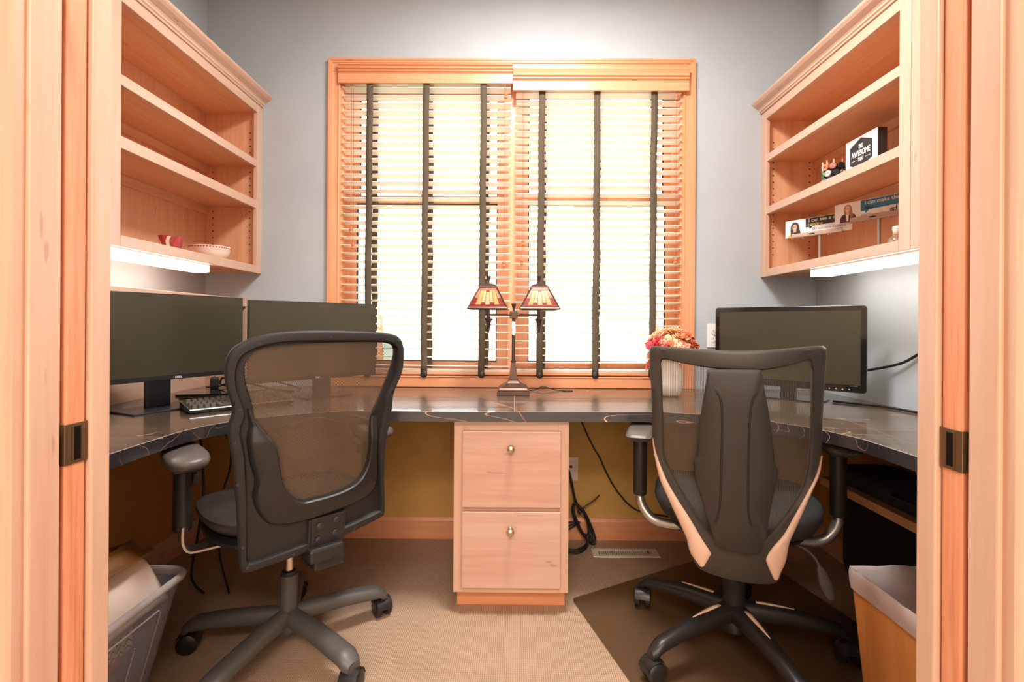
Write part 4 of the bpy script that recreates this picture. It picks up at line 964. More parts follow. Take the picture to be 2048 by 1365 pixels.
fl = [(-.072, -.050, .004, .042, 'crimson', (.5, -.4)), (-.020, -.066, .000, .042, 'apricot', (.95, 0)), (.036, -.062, -.010, .042, 'blush', (.8, .2)), (-.035, .0, .052, .036, 'peach', (.2, -.2)),
      (.015, .0, .062, .034, 'apricot', (.1, .1)), (.060, -.01, .045, .036, 'coral', (.2, .5)), (.072, -.045, .010, .034, 'rust', (.6, .5)), (.088, -.03, -.012, .030, 'coral', (.5, .8)),
      (-.070, -.005, .035, .033, 'apricot', (.2, -.6)), (.005, -.045, .030, .028, 'rust', (.7, 0)), (-.088, -.03, -.035, .028, 'blush', (.3, -.9)), (.035, -.04, .040, .028, 'peach', (.5, .2)), (-.055, -.035, .028, .026, 'coral', (.6, -.2)),
      (-.098, -.01, -.085, .022, 'coral', (.3, -1.2)), (.02, .03, .045, .034, 'peach', (-.3, 0)), (-.05, .035, .03, .034, 'coral', (-.3, -.4)), (.065, .03, .02, .034, 'blush', (-.3, .4))]
for i, (x, y, z, r, k, tl) in enumerate(fl): rose(x, y, z, r, PM[k], tl, i)
rnd = random.Random(4)
for i in range(14):
    a = rnd.uniform(0, 2 * pi); r0 = rnd.uniform(.03, .085); z0 = rnd.uniform(-.02, .055) - r0 * .3; L_ = rnd.uniform(.03, .045); d = Vector((cos(a), sin(a) * .8, rnd.uniform(-.1, .5))).normalized(); sd = d.cross(Vector((0, 0, 1))).normalized()
    P0 = Vector((cos(a) * r0, sin(a) * r0, z0)); rows = []
    for k in range(6):
        f = k / 5; w = .014 * sin(pi * (.06 + .9 * f)); q = P0 + d * L_ * f + Vector((0, 0, -.012 * f * f)); rows.append([tuple(q - sd * w), tuple(q + Vector((0, 0, -.003))), tuple(q + sd * w)])
    part('leaf', MB().loft(rows), green_leaf, bq, smooth=60, solid=.0006)
for i in range(5):
    a = i * 1.3; part('stem', MB().tube([(-.02 + .012 * cos(a), .012 * sin(a), -.145), (-.015 + .02 * cos(a), .02 * sin(a), -.06), (.05 * cos(a), -.01 + .03 * sin(a), .01)], .002, 6), green_leaf, bq)

# ---------------------------------------------------------------- shelf contents, left
t = thing('glass_cup', 'small pink marbled glass cup on the bottom shelf of the left bookcase', 'cup', (-1.372, 1.955, 1.3265))
m = MB().lathe([(0, 0), (.028, 0), (.033, .006), (.043, .066), (.0405, .066), (.031, .009), (0, .007)], (0, 0, 0), 28); cu = part('cup_body', m, tint_glass, t, smooth=50)
for k in range(5):
    a = R(200 + 34 * k); P = []; 
    rows = []
    for i in range(6):
        f = i / 5; aa = a + .25 * sin(f * 3 + k); r = .0345 + .0092 * f; w = .16 - .05 * abs(f - .5); z = .008 + .055 * f
        rows.append([(r * cos(aa - w), r * sin(aa - w), z), (r * cos(aa), r * sin(aa), z), (r * cos(aa + w), r * sin(aa + w), z)])
    part('glaze_swirl', MB().loft(rows), (red_paint, white_gloss)[k % 2], cu, smooth=60)
t = thing('serving_bowl', 'white ceramic bowl with a row of red hearts under the rim', 'bowl', (-1.378, 2.215, 1.3265))
m = MB().lathe([(0, 0), (.045, 0), (.050, .006), (.068, .020), (.079, .040), (.081, .048), (.0825, .050), (.0835, .066), (.080, .066), (.078, .050), (.066, .024), (.04, .010), (0, .009)], (0, 0, 0), 40); bo = part('bowl_body', m, white_gloss, t, smooth=35)
hm = MB()
for s in (0,):
    hp = [(0, -.0042), (.0042, .0005), (.0042, .0028), (.0025, .0040), (0, .0022), (-.0025, .0040), (-.0042, .0028), (-.0042, .0005)]
for k in range(44):
    a = 2 * pi * k / 44; r = .0838; u = Vector((-sin(a), cos(a), 0)); c0 = Vector((r * cos(a), r * sin(a), .0585)); n_ = Vector((cos(a), sin(a), 0)) * .0004
    hm.add([tuple(c0 + n_ + u * x + Vector((0, 0, z))) for x, z in hp], [tuple(range(8))])
part('heart_border', hm, red_paint, bo)
part('band_line', MB().tube([(.0812 * cos(2 * pi * i / 48), .0812 * sin(2 * pi * i / 48), .0488) for i in range(49)], .0006, 4), PM['blush'], bo)

# ---------------------------------------------------------------- shelf contents, right
bl = thing('slogan_block', 'white slogan block with black sides and a house-shaped emblem, right bookcase', 'sign', (1.300, 1.865, 1.622))
part('block_body', bx(.001, .034, -.085, .085, 0, .149), print_black, bl, bevel=.001)
fc = part('front_face', bx(-.001, .001, -.0845, .0845, .0005, .1485), print_white, bl)
em = MB(); em.prism([(-y, z) for y, z in [(-.060, .052), (-.040, .041), (.030, .041), (.060, .052), (.060, .118), (.0, .142), (-.060, .118)]], 0, -.0016, -.0009); part('emblem', em, print_black, fc)
UU = (0, -1, 0); WW = (0, 0, 1)
text('lettering', 'BE', .0215, (-.0022, 0, .1035), UU, WW, print_white, fc, .95, bold=.0006, align='CENTER')
text('lettering', 'AWESOME', .0300, (-.0022, 0, .0765), UU, WW, print_white, fc, .70, bold=.0007, align='CENTER')
text('lettering', 'TODAY', .0190, (-.0022, 0, .0560), UU, WW, print_white, fc, .45, bold=.0003, align='CENTER')
g = MB()
for s in (-1, 1): g.box(-.0020, -.0015, *sorted((s * .024, s * .052)), .0625, .0640)
part('emblem_rule', g, print_white, fc)

# cup covered in round picture discs
t = thing('disc_covered_cup', 'small cup studded with colourful round discs, next to the slogan block', 'cup', (1.322, 2.055, 1.622))
part('cup_body', MB().lathe([(0, 0), (.034, 0), (.036, .004), (.038, .094), (.035, .094), (.033, .006), (0, .006)], (0, 0, 0), 28), black_hole, t, smooth=40)
dc = [(232, 232, 228), (70, 78, 120), (40, 36, 36), (52, 44, 38), (60, 140, 70), (220, 130, 90), (60, 56, 84), (90, 60, 44), (120, 110, 100), (236, 226, 214), (176, 110, 80), (70, 60, 60)]
DM = [plain('disc_colour', c, .3, var=.05) for c in dc]; k = 0
for row, z in enumerate((.087, .059, .031)):
    for i in range(9):
        a = R(150 + 40 * i + 14 * row); k += 1
        rot = Matrix.Rotation(a, 3, 'Z') @ Matrix.Rotation(R(90), 3, 'Y')
        m = MB().lathe([(.0, 0), (.0110, 0), (.0136, .003), (.0136, .006), (.0115, .009), (.0, .0095)], (.036 * cos(a), .036 * sin(a), z), 16, rot); d = part('picture_disc', m, DM[(row * 4 + i * 5) % 12], t, smooth=40)
        rr = Vector((cos(a), sin(a), 0)); uu = Vector((-sin(a), cos(a), 0)); c0 = Vector((.0458 * cos(a), .0458 * sin(a), z))
        mk = MB().tube([tuple(c0 + uu * x + Vector((0, 0, zz))) for x, zz in ((-.006, -.004), (-.003, .005), (.0, -.002), (.003, .005), (.006, -.003))], .0007, 5); part('scribbled_mark', mk, (print_white, print_dark, print_white, print_navy)[(row + i) % 4] if (row * 4 + i * 5) % 12 not in (0, 9) else print_navy, d)
for i, (a, c_) in enumerate(((160, 'apricot'), (200, 'peach'), (235, 'blush'), (120, 'rust'), (280, 'coral'))):
    part('peg', MB().tube([(.040 * cos(R(a)), .040 * sin(R(a)), .096), (.042 * cos(R(a)), .042 * sin(R(a)), .114)], [.0045, .003], 10), PM[c_], t, smooth=40)

def disc(cx, cy, rx, ry, n=20): return [(cx + rx * cos(2 * pi * i / n), cy + ry * sin(2 * pi * i / n)) for i in range(n)]
def photo_sign(name, label, p0, ang, L, zb, hgt, holder, pole_t, w_hair, top, face, bubble, kind):
    u = Vector((sin(ang), -cos(ang), 0)); nrm = Vector((-cos(ang), -sin(ang), 0)); w = Vector((0, 0, 1))     # u: reading direction, nrm: towards the room
    t = thing(name, label, 'sign', (p0[0], p0[1], 1.3265)); z0 = zb - 1.3265
    def Q(x, z, d=0): return tuple(u * x + w * (z0 + z) + nrm * d)
    def slab(poly, d0, d1):
        return MB().rings([[Q(x, z, d0) for x, z in poly], [Q(x, z, d1) for x, z in poly]], True, True)
    rect = lambda a, b, c, d: [(a, c), (b, c), (b, d), (a, d)]
    card = part('printed_card', slab(rect(0, L, 0, hgt), -.0015, 0), print_white, t)
    hx0, hx1, hh = holder
    hd = part('wooden_holder', slab(rect(hx0, hx1, -.002, hh), .0002, .005), maple_y, t); part('holder_ledge', slab(rect(hx0 - .006, hx1 + .004, -.006, -.002), -.004, .014), silver, t)
    for q in (.25, .75): part('ledge_screw', MB().tube([Q(hx0 + (hx1 - hx0) * q, -.006, .008), Q(hx0 + (hx1 - hx0) * q, -.012, .008)], .003, 8), silver, hd)
    part('name_sticker', slab(disc(hx0 + (hx1 - hx0) * .42, hh * .35, .013, .0028, 16), .005, .0055), brass_dark, hd)
    px = pole_t
    part('pole', MB().tube([Q(px, -.004, .003), tuple(Vector(Q(px, 0, .003)) * 1 - w * (z0)) ], .0062, 14), silver, t, smooth=40)
    part('pole_foot', MB().lathe([(0, 0), (.030, 0), (.030, .003), (.008, .006), (.0062, .012)], (Q(px, 0, .003)[0], Q(px, 0, .003)[1], 0), 24), silver, t, smooth=40)
    cx, cz = face
    def lay(nm, poly, m_, k): return part(nm, slab(poly, .0001, .0002 + .00012 * k), m_, card)
    if kind == 1:
        lay('portrait_top', [(cx - .034, 0), (cx - .028, .010), (cx - .010, .020), (cx + .012, .020), (cx + .030, .012), (cx + .040, 0)], top, 1)
        lay('portrait_hair', [(cx - .017, .006), (cx - .020, .030), (cx - .018, .052), (cx - .010, .064), (cx, .067), (cx + .010, .064), (cx + .018, .052), (cx + .020, .034), (cx + .026, .012), (cx + .022, .004), (cx + .012, .008), (cx - .010, .004)], w_hair, 2)
    else:
        lay('portrait_top', [(cx - .030, 0), (cx - .029, .018), (cx - .022, .030), (cx - .008, .036), (cx + .010, .036), (cx + .026, .028), (cx + .033, .014), (cx + .034, 0)], top, 1)
        lay('portrait_blouse', [(cx - .004, .004), (cx - .008, .034), (cx + .004, .034), (cx + .002, .004)], print_white, 2)
        lay('portrait_hair', [(cx - .013, .034), (cx - .015, .050), (cx - .012, .064), (cx - .004, .070), (cx + .006, .070), (cx + .013, .062), (cx + .016, .044), (cx + .020, .022), (cx + .012, .014), (cx + .008, .030)], w_hair, 3)
    fz = cz
    lay('portrait_neck', [(cx - .006, fz - .022), (cx + .006, fz - .022), (cx + .005, fz - .008), (cx - .005, fz - .008)], skin_p, 4)
    lay('portrait_face', disc(cx - .001, fz, .0098, .0135), skin_p, 5)
    for s in (-1, 1): lay('portrait_eye', disc(cx - .001 + s * .0040, fz + .002, .0014, .0009, 8), hair_dk, 6)
    lay('portrait_mouth', [(cx - .005, fz - .0050), (cx + .003, fz - .0050), (cx + .001, fz - .0078), (cx - .003, fz - .0078)], print_white, 6)
    lay('portrait_nose', disc(cx - .001, fz - .0015, .0008, .0016, 8), top_y, 6)
    if kind == 1:
        for s in (-1, 1):
            g = MB().tube([Q(cx - .001 + s * .0042 + .0034 * cos(2 * pi * i / 12), fz + .002 + .0026 * sin(2 * pi * i / 12), .001) for i in range(13)], .0004, 4); part('portrait_glasses', g, hair_dk, card)
    bxs, by0, by1, tail, bm_ = bubble
    bb = lay('speech_bubble', [(bxs, by0), (bxs + tail - .004, by0), (bxs + tail, by0 - .010), (bxs + tail + .012, by0 + .003), (L, by0 + .006), (L, by1), (bxs, by1)], bm_, 1)
    return t, card, Q, u, w, nrm, lay
t, card, Q, u, w, nrm, lay = photo_sign('photo_sign', 'photo sign with a dark speech bubble and clinic name, bottom shelf of right bookcase', (1.228, 2.25), math.atan2(.546, .838), .270, 1.449, .076, (.030, .235, .014), .148, hair_dk, top_y, (.042, .044), (.088, .036, .0745, .018, print_dark), 1)
text('lettering', 'I can see a do', .0215, Q(.100, .0575, .0010), u, w, print_white, card, 1.0, .0003, bold=.0002)
text('lettering', '>', .0150, Q(.099, .0405, .0010), u, w, print_yellow, card, .9, .0003, bold=.0002)
text('lettering', 'online', .0205, Q(.108, .0400, .0010), u, w, print_yellow, card, 1.0, .0003, bold=.0002)
text('lettering', 'F', .0165, Q(.129, .0195, .0006), u, w, print_grey, card, 1, .0002); text('lettering', 'AIRVIEW', .0125, Q(.1385, .0195, .0006), u, w, print_grey, card, 1.1, .0002)
text('lettering', 'C', .0165, Q(.1960, .0195, .0006), u, w, print_grey, card, 1, .0002); text('lettering', 'LINICS', .0125, Q(.2080, .0195, .0006), u, w, print_grey, card, 1.1, .0002)
lg = MB()
for i in range(3):
    lg.tube([Q(.116, .019 + .0055 * i, .0007), Q(.127, .019 + .0055 * i, .0007)], .0005, 4)
lg.tube([Q(.1160, .0185, .0007), Q(.1160, .031, .0007), Q(.1270, .031, .0007), Q(.1270, .0185, .0007)], .0005, 4); lg.tube([Q(.1165, .031, .0007), Q(.1265, .0185, .0007)], .0005, 4); lg.tube([Q(.1265, .031, .0007), Q(.1165, .0185, .0007)], .0005, 4)
part('clinic_emblem', lg, print_grey, card)
t, card, Q, u, w, nrm, lay = photo_sign('photo_sign', 'photo sign with a blue speech bubble, standing in front of the dark-bubble sign', (1.322, 2.05), math.atan2(.476, .879), .262, 1.474, .078, (.060, .255, .014), .1645, hair_lt, top_m, (.050, .052), (.098, .034, .0765, .018, print_blue), 2)
text('lettering', 'I can make that', .0205, Q(.112, .0585, .0010), u, w, print_white, card, .98, .0003, bold=.0002)
text('lettering', 'app', .0205, Q(.112, .0400, .0010), u, w, print_navy, card, 1.12, .0003, bold=.0002)
g = MB()
for a0, a1, n_ in ((.100, .138, 9), ): 
    for k in range(n_): g.add([Q(a0 + (a1 - a0) * k / n_, .0190, .0005), Q(a0 + (a1 - a0) * (k + .7) / n_, .0190, .0005), Q(a0 + (a1 - a0) * (k + .7) / n_, .0212, .0005), Q(a0 + (a1 - a0) * k / n_, .0212, .0005)], [(0, 1, 2, 3)])
for k in range(22): g.add([Q(.100 + .004 * k, .0150, .0005), Q(.1028 + .004 * k, .0150, .0005), Q(.1028 + .004 * k, .0162, .0005), Q(.100 + .004 * k, .0162, .0005)], [(0, 1, 2, 3)])
part('small_print', g, print_grey, card)
g = MB()
for r_, a0, a1, th in ((.0095, 25, 165, .0012), (.0095, 195, 345, .0014), (.0058, 20, 160, .0009), (.0058, 200, 340, .0009)):
    g.tube([Q(.210 + r_ * 1.1 * cos(R(a0 + (a1 - a0) * i / 10)), .020 + r_ * .75 * sin(R(a0 + (a1 - a0) * i / 10)), .0008) for i in range(11)], th, 5)
g.tube([Q(.2205, .020, .0008), Q(.2205, .034, .0008)], .0014, 5); g.add([Q(.210 + .003 * cos(2 * pi * i / 14), .020 + .003 * sin(2 * pi * i / 14), .0010) for i in range(14)], [tuple(range(14))])
part('swirl_emblem', g, print_navy, card)

t = thing('glass_jar', 'small glass jar of pale shells with a stopper, right bookcase bottom shelf', 'jar', (1.335, 1.735, 1.3205))
part('jar_body', MB().lathe([(0, 0), (.022, 0), (.027, .006), (.027, .034), (.022, .044), (.012, .050), (.012, .060), (.014, .062)], (0, 0, 0), 24), jar_m, t, smooth=50)
part('stopper', MB().lathe([(0, .056), (.010, .056), (.011, .066), (.013, .070), (.013, .080), (.010, .084), (0, .084)], (0, 0, 0), 16), white_gloss, t, smooth=50)
rnd = random.Random(2); m = MB()
for i in range(46):
    a = rnd.uniform(0, 2 * pi); r = rnd.uniform(0, .019); m.lathe([(0, -.003), (.004, -.001), (.0042, .001), (0, .003)], (r * cos(a), r * sin(a), rnd.uniform(.005, .034)), 7, Matrix.Rotation(rnd.uniform(0, 3), 3, 'X'))
tag(part('shell_filling', m, white_gloss, t, smooth=50), kind='stuff')

# ---------------------------------------------------------------- outlets, vent, cords on wall and floor
def outlet(label, x, z, mat, kind):
    t = thing('wall_outlet', label, 'outlet', (x, YB - .0003, z))
    m = MB(); m.prism(rrect(-.036, .036, -.058, .058, .004), 1, -.006, 0); part('cover_plate', m, mat, t, bevel=.0015)
    if kind:
        for s in (-1, 1):
            q = MB(); q.prism(rrect(-.0165, .0165, s * .0195 - .0135, s * .0195 + .0135, .006), 1, -.0085, -.006); f = part('socket_face', q, mat, t)
            for dx in (-.0065, .0065): part('socket_slot', bx(dx - .001, dx + .001, -.0090, -.0083, s * .0195 - .0005, s * .0195 + .0085), black_hole, f)
            part('ground_hole', MB().tube([(0, -.0083, s * .0195 - .007), (0, -.0090, s * .0195 - .007)], .0022, 10), black_hole, f)
    else:
        f = part('phone_jack', bx(-.007, .007, -.0078, -.006, .004, .018), lip_p, t, bevel=.001); part('jack_hole', bx(-.004, .004, -.0084, -.0076, .007, .014), black_hole, f)
    part('plate_screw', MB().lathe([(0, 0), (.003, 0), (.003, .001), (0, .0012)], (0, -.006 - (.001 if kind else 0), 0 if kind else .045), 10, Matrix.Rotation(R(90), 3, 'X')), silver, t)
    return t
outlet('white duplex wall outlet beside the right monitor', .975, 1.002, white_pl, 1)
outlet('cream wall jack plate low behind the drawer unit, cords hanging from it', .278, .345, cream_pl, 0)

t = thing('floor_vent', 'pale metal floor register in the carpet right of the drawer unit', 'vent', (.512, 2.268, .0))
fr_ = MB(); a, b_, c_, d_ = .152, .122, .040, .021
fr_.box(-a, -b_, -c_, c_, 0, .006); fr_.box(b_, a, -c_, c_, 0, .006); fr_.box(-b_, b_, -c_, -d_, 0, .006); fr_.box(-b_, b_, d_, c_, 0, .006)
part('register_frame', fr_, vent_m, t, bevel=.002); part('duct_opening', bx(-b_, b_, -d_, d_, -.0, .0012), black_hole, t)
lv = bx(-.0028, .0028, -.021, .021, .001, .0055).mesh('louvre'); lv.materials.append(vent_m)
for k in range(24):
    o = bpy.data.objects.new('louvre', lv); COL.objects.link(o); o.parent = t; o.location = (-b_ + .006 + k * (2 * b_ - .012) / 23, 0, 0); o.rotation_euler = (0, R(18), 0)
part('damper_lever', bx(.104, .108, -.01, .01, .004, .010), brass_dark, t)

tagc(cable('monitor_cord', [(.290, 2.39, .704), (.293, 2.40, .68), (.335, 2.40, .56), (.385, 2.402, .455), (.415, 2.402, .405), (.455, 2.402, .32), (.515, 2.402, .225), (.60, 2.40, .15), (.75, 2.40, .12)], .0038), 'black cord slanting down the back wall right of the drawer unit', 'cord')
cb = thing('cord_bundle', 'coiled bundle of black cords hanging beside the drawer unit, on the carpet', 'cord', (.278, 2.39, 0))
def cbp(l): return [(x - .278, y - 2.39, z) for x, y, z in l]
cable('cord', cbp([(.262, 2.410, .345), (.270, 2.395, .32), (.285, 2.385, .25), (.300, 2.38, .19), (.318, 2.375, .16)]), .0048, parent=cb)
cable('cord', cbp([(.268, 2.410, .340), (.280, 2.38, .29), (.296, 2.375, .21), (.322, 2.37, .165)]), .0040, parent=cb)
for k in range(5):
    rx, rz, dx, dy = .026 + .004 * (k % 3), .075 + .006 * k, .006 * k, .004 * k; P = []
    for i in range(19):
        a = 2 * pi * i / 18; P.append((.322 + dx * .6 + rx * cos(a) + (.34 + .03 * k) * rz * -sin(a), 2.375 - dy * 1.5 + .008 * sin(a * 2 + k), .115 - .004 * k + rz * sin(a)))
    cable('cord_loop', cbp(P), .0040, parent=cb)
for k in range(3):
    P = [(.365 - .01 * k, 2.36 - .02 * k, .055), (.345, 2.33 - .015 * k, .020), (.30, 2.30 - .02 * k, .005), (.245, 2.30 - .02 * k, .005), (.215, 2.32 - .01 * k, .005), (.215, 2.37, .010), (.25, 2.38, .05 + .02 * k), (.32, 2.375, .10)]
    cable('cord_loop', cbp(P), .0036, parent=cb)
cable('cord', cbp([(.318, 2.37, .160), (.345, 2.375, .178), (.385, 2.375, .205), (.412, 2.375, .232)]), .0034, parent=cb)
cable('cord', cbp([(.36, 2.36, .06), (.372, 2.35, .045), (.384, 2.34, .025), (.386, 2.335, .010)]), .0046, parent=cb)
part('cord_tie', MB().tube([(.034, -.012, .158), (.048, -.02, .145)], .013, 12), blk_matte, cb)
# right wall cables and monitor cables
tagc(cable('display_cable', [(1.20, 2.19, .86), (1.30, 2.16, .845), (1.38, 2.10, .850), (1.43, 1.98, .880), (1.452, 1.86, .915), (1.462, 1.77, .965), (1.464, 1.68, 1.00), (1.464, 1.50, 1.02)], .0052), 'thick black cable running up the right wall from the monitor')
tagc(cable('power_cable', [(1.30, 2.02, .7455), (1.32, 1.99, .7455), (1.34, 1.97, .7455), (1.40, 1.92, .7455), (1.42, 1.86, .7455), (1.44, 1.74, .7455), (1.45, 1.55, .7455), (1.45, 1.25, .7455)], .0048), 'black power cable lying along the worktop by the right wall')
tagc(cable('hanging_cable', [(-1.09, 1.70, .702), (-1.095, 1.72, .60), (-1.10, 1.74, .45), (-1.13, 1.76, .30), (-1.18, 1.80, .12), (-1.2, 1.9, .005)], .0045), 'straight black cable hanging below the left worktop')
tagc(cable('hanging_cable', [(-1.05, 1.74, .702), (-1.02, 1.76, .62), (-1.03, 1.78, .52), (-1.08, 1.80, .38), (-1.09, 1.82, .2), (-1.1, 1.9, .005)], .0038), 'wavy black cable hanging below the left worktop, beside the straight one')

# ---------------------------------------------------------------- floor mat
A = Vector((.222, 1.887)); d1 = Vector((.27, -.963)).normalized(); d2 = Vector((.88, .475)).normalized()
t = thing('chair_mat', 'dark translucent chair mat on the carpet under the right task chair', 'mat', (A.x, A.y, 0))
P = [Vector((0, 0)), d1 * 1.02, d1 * 1.02 + d2 * .92, d2 * .98]
Pr = []
for i in range(4):
    p, q, r = P[i - 1], P[i], P[(i + 1) % 4]; a = q + (p - q).normalized() * .02; b_ = q + (r - q).normalized() * .02
    for f in (0, .5, 1): Pr.append(tuple(a.lerp(q, f).lerp(q.lerp(b_, f), f)))
m = MB(); m.prism(Pr, 2, .0015, .0045); part('mat_sheet', m, mat_m, t, bevel=.001)

# ---------------------------------------------------------------- plastic tote and clothes
t = thing('storage_tote', 'open clear plastic storage tote full of clothes, left foreground', 'container', (-1.165, 1.170, 0))
def rr3(x0, x1, y0, y1, r, z): return [(x, y, z) for x, y in rrect(x0, x1, y0, y1, r, 5)]
L = []
for f in (0, .25, .5, .75, 1):
    L.append(rr3(-.150 - .055 * f, .125 + .078 * f, -.215 - .06 * f, .240 + .035 * f, .035 + .01 * f, .004 + .306 * f))
part('tote_wall', MB().rings(L, True), tote_m, t, smooth=50, solid=.0022)
L = [rr3(-.205, .203, -.275, .275, .045, .310), rr3(-.209, .207, -.279, .279, .047, .309), rr3(-.216, .214, -.286, .286, .05, .312), rr3(-.220, .218, -.290, .290, .052, .322), rr3(-.216, .214, -.286, .286, .05, .331), rr3(-.208, .206, -.278, .278, .047, .332), rr3(-.204, .202, -.274, .274, .045, .326), rr3(-.205, .203, -.275, .275, .045, .310)]
part('tote_rim', MB().rings(L), rim_m, t, smooth=60)
m = MB()
fx = lambda z: .125 + .078 * (z - .004) / .306 + .003
m.tube([(fx(.02), .170, .02), (fx(.25), .185, .25), (fx(.262), .175, .262), (fx(.262), -.10, .262), (fx(.25), -.11, .25), (fx(.02), -.10, .02)], .0022, 6)
m.tube([(fx(.20), .11, .20), (fx(.02), .10, .02)], .0018, 6); part('moulded_ridge', m, rim_m, t, smooth=50)
def lump(name, label, cat, c, r, mat, rz=0, amp=.006, seed=1, wr=3):
    rnd = random.Random(seed); ph = [rnd.uniform(0, 6) for _ in range(6)]; L = []
    for i in range(15):
        th = pi * i / 14; row = []
        for j in range(36):
            a = 2 * pi * j / 36; s = max(.001, sin(th)) ** .55
            x = abs(cos(a)) ** .75 * (1 if cos(a) > 0 else -1) * s; y = abs(sin(a)) ** .75 * (1 if sin(a) > 0 else -1) * s; z = -cos(th) if abs(cos(th)) < .001 else -abs(cos(th)) ** .7 * (1 if cos(th) > 0 else -1)
            k = 1 + amp / r[2] * (sin(wr * a + ph[0] + 2 * z) * .5 + sin((wr + 2) * y * 3 + ph[1] + 3 * x) * .5 + .4 * sin(9 * x + ph[2]))
            row.append((r[0] * x * k, r[1] * y * k, r[2] * z * k))
        L.append(row)
    t = part(name, MB().rings(L, True, True), mat, None, smooth=70); t.location = c; t.rotation_euler = (0, 0, rz)
    return tag(t, label, cat)
cl = lambda n, c, v=.1: plain(n, c, .9, var=v, bumps=.12, bscale=300)
lump('folded_cloth', 'folded magenta cloth low in the plastic tote', 'cloth', (-1.15, 1.12, .050), (.098, .13, .034), cl('magenta_cloth', (224, 96, 160)), 0, .004, 1)
lump('folded_cloth', 'dark grey cloth at the bottom of the plastic tote', 'cloth', (-1.15, 1.310, .050), (.098, .052, .034), cl('dark_grey_cloth', (96, 92, 104)), 0, .004, 2)
lump('folded_cloth', 'beige folded cloth between red and magenta layers in the tote', 'cloth', (-1.15, 1.18, .106), (.104, .175, .014), cl('beige_cloth', (186, 158, 140)), 0, .003, 3)
lump('folded_cloth', 'red folded cloth in the middle of the plastic tote', 'cloth', (-1.148, 1.17, .149), (.110, .17, .018), cl('red_cloth', (214, 62, 88)), 0, .004, 4)
lump('folded_cloth', 'grey-green folded cloth in the upper part of the tote', 'cloth', (-1.146, 1.16, .194), (.116, .17, .020), cl('grey_green_cloth', (140, 160, 152)), 0, .005, 5)
lump('folded_cloth', 'blue cloth standing at the far end of the plastic tote', 'cloth', (-1.14, 1.388, .150), (.100, .012, .110), cl('blue_cloth', (84, 130, 196)), 0, .004, 6)
rows = []
for i in range(40):
    row = []
    for j in range(30):
        u_, v_ = i / 39, j / 29; x = -1.352 + .366 * v_; y = .915 + .495 * u_
        e = min(1, min(u_, 1 - u_) * 9); e2 = min(1, min(v_, 1 - v_) * 6); k = sin(e * pi / 2) * sin(e2 * pi / 2)
        z = .262 + (.112 + .018 * max(0, sin(pi * min(1, max(0, (u_ - .55) / .45)))) * v_) * k ** .6 + .017 * k * sin(14 * v_ - 5 * u_ + 1) + .007 * k * sin(24 * v_ - 10 * u_ + 2) + .012 * k * max(0, sin(9 * v_ - 3 * u_ - 4.6)) * min(1, v_ * 2) + .006 * k * sin(40 * u_ + 9 * v_) * max(0, v_ - .6)
        row.append((x + .008 * sin(8 * u_) * (1 - v_), y, z))
    rows.append(row)
b_ = part('folded_blanket', MB().loft(rows), cl('cream_fleece', (226, 204, 188), .06), None, smooth=70, solid=.004, sub=1); tag(b_, 'cream fleece blanket heaped over the top of the tote', 'blanket')
# brown leather jacket lying on the blanket, with real folds
rows = []
for i in range(34):
    row = []
    for j in range(26):
        u_, v_ = i / 33, j / 25; xr = -.957 - .060 * u_; x = -1.345 + (xr + 1.345) * v_; y = .93 + .462 * u_
        e = min(u_, 1 - u_, .5) * 2; e2 = min(v_, 1 - v_) * 2
        z = .418 + .020 * min(1, e * 3) * min(1, e2 * 3) + .013 * sin(20 * v_ + 6 * u_ + 2 * sin(6 * u_)) * min(1, e2 * 3) + .006 * sin(37 * v_ - 9 * u_) * min(1, e2 * 4)
        row.append((x + .015 * sin(9 * u_), y + .01 * sin(11 * v_), z))
    rows.append(row)
j_ = part('leather_jacket', MB().loft(rows), plain('brown_leather', (122, 78, 34), .38, var=.25, bumps=.3, bscale=160), None, smooth=70, solid=.003, sub=1); tag(j_, 'crumpled brown leather jacket lying on the cream blanket', 'jacket')
t = thing('patterned_pouch', 'black and white zigzag pouch inside the tote, against its clear wall', 'pouch', (-.988, 1.215, .243), R(2))
part('pouch_body', bx(-.010, .010, -.085, .085, -.030, .030), plain('pouch_white_cloth', (214, 206, 200), .8), t, bevel=.008)
m = MB()
for k in range(3): m.tube([(.0108, -.075 + .0125 * i, -.018 + .017 * k + (.006 if i % 2 else -.006)) for i in range(13)], .0018, 5)
part('zigzag_print', m, print_black, t)
t.location = (-1.012, 1.215, .222)

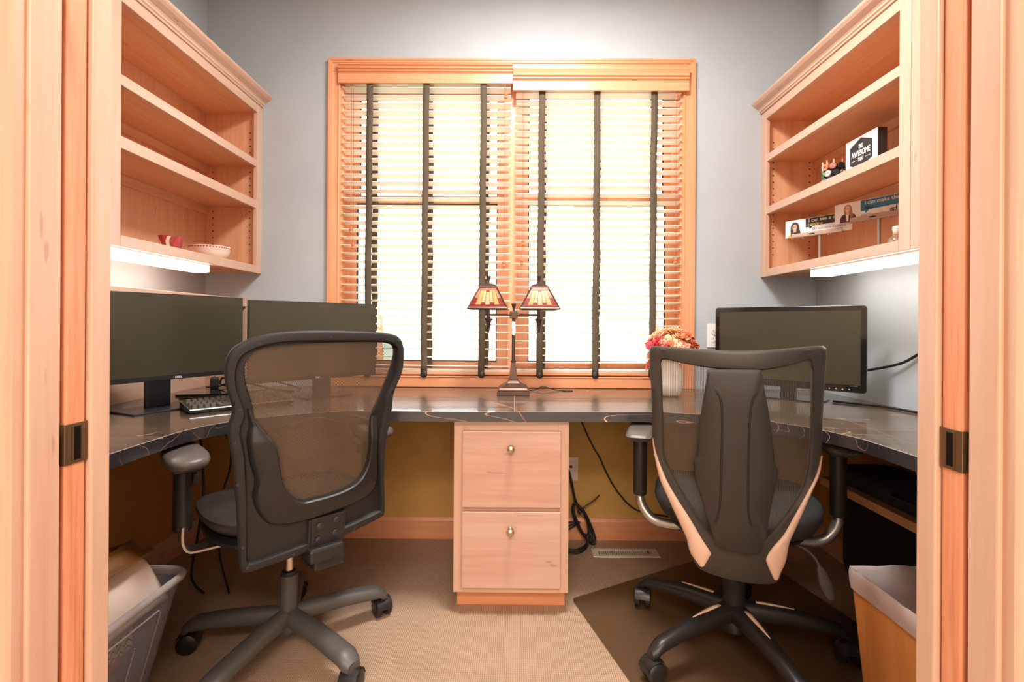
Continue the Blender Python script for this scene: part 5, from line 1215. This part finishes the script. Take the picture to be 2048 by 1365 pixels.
# ---------------------------------------------------------------- waste bin
t = thing('waste_bin', 'wood-veneer waste bin with a white plastic liner, right foreground', 'bin', (1.095, 1.270, .0047))
def br(f, e=0, z=None): return [(x, y, .350 * f if z is None else z) for x, y in rrect(-.108 - .022 * f - e, .108 + .022 * f + e, -.145 - .020 * f - e, .125 + .030 * f + e, .012)]
L = [br(0), br(.5), br(1), br(1, -.006), br(.05, -.006)]
part('bin_body', MB().rings(L, True, True), bin_m, t)
def wav(L_, amp, seed):
    rnd = random.Random(seed); out = []
    for i, (x, y, z) in enumerate(L_): out.append((x + rnd.uniform(-amp, amp), y + rnd.uniform(-amp, amp), z + rnd.uniform(-amp, amp)))
    return out
def dens(L_, n=5):
    o = []; m_ = len(L_)
    for i in range(m_):
        a, b_ = Vector(L_[i]), Vector(L_[(i + 1) % m_]); k = max(1, int((a - b_).length / .018))
        o += [tuple(a.lerp(b_, q / k)) for q in range(k)]
    return o
D = lambda f, e, z, amp, s: wav(dens(br(f, e, z)), amp, s)
L = [D(.86, .0035, .300, .0012, 1), D(.93, .0040, .322, .0018, 2), D(1, .0042, .346, .0022, 3), D(1, .0015, .359, .0028, 4), D(1, -.009, .352, .002, 5), D(.8, -.010, .28, .002, 6), D(.4, -.012, .14, .003, 7), D(.05, -.02, .03, .003, 8)]
n_ = min(len(x) for x in L)
part('bin_liner', MB().rings([x[:n_] if len(x) == n_ else [x[int(i * len(x) / n_)] for i in range(n_)] for x in L], False, True), liner_m, t, smooth=70)

# ---------------------------------------------------------------- dark shelf and panel below the right worktop
t = thing('under_desk_shelf', 'wooden shelf board fixed to the right wall below the worktop', 'shelf', (XR - .002, 1.45, .425))
part('shelf_board', bx(-.250, 0, -.60, .52, 0, .030), inner_y, t, bevel=.001)
part('wall_cleat', bx(-.020, 0, -.55, .48, -.04, 0), inner_y, t)
t = thing('leaning_panel', 'large matte black panel with rounded corner against the right wall under the shelf', 'panel', (1.395, 1.5, 0))
m = MB(); m.prism(rrect(-.62, .60, .006, .418, .07), 0, 0, .020); part('panel_sheet', m, fab_blk, t, bevel=.004)
t = thing('laptop_bag', 'flat black bag lying on the shelf below the right worktop', 'bag', (1.350, 1.55, .455))
L = []
for s, z in ((.90, 0), (1, .012), (1, .045), (.93, .062), (.6, .070), (.05, .066)): L.append([(x * s, y * s, z) for x, y in rrect(-.105, .105, -.36, .40, .05)])
part('bag_body', MB().rings(L, True, True), fab_blk, t, smooth=50); part('bag_handle', MB().tube(catmull([(-.095, -.07, .045), (-.125, -.06, .05), (-.13, 0, .05), (-.125, .06, .05), (-.095, .07, .045)], 5), .006, 8), blk_matte, t, smooth=60)
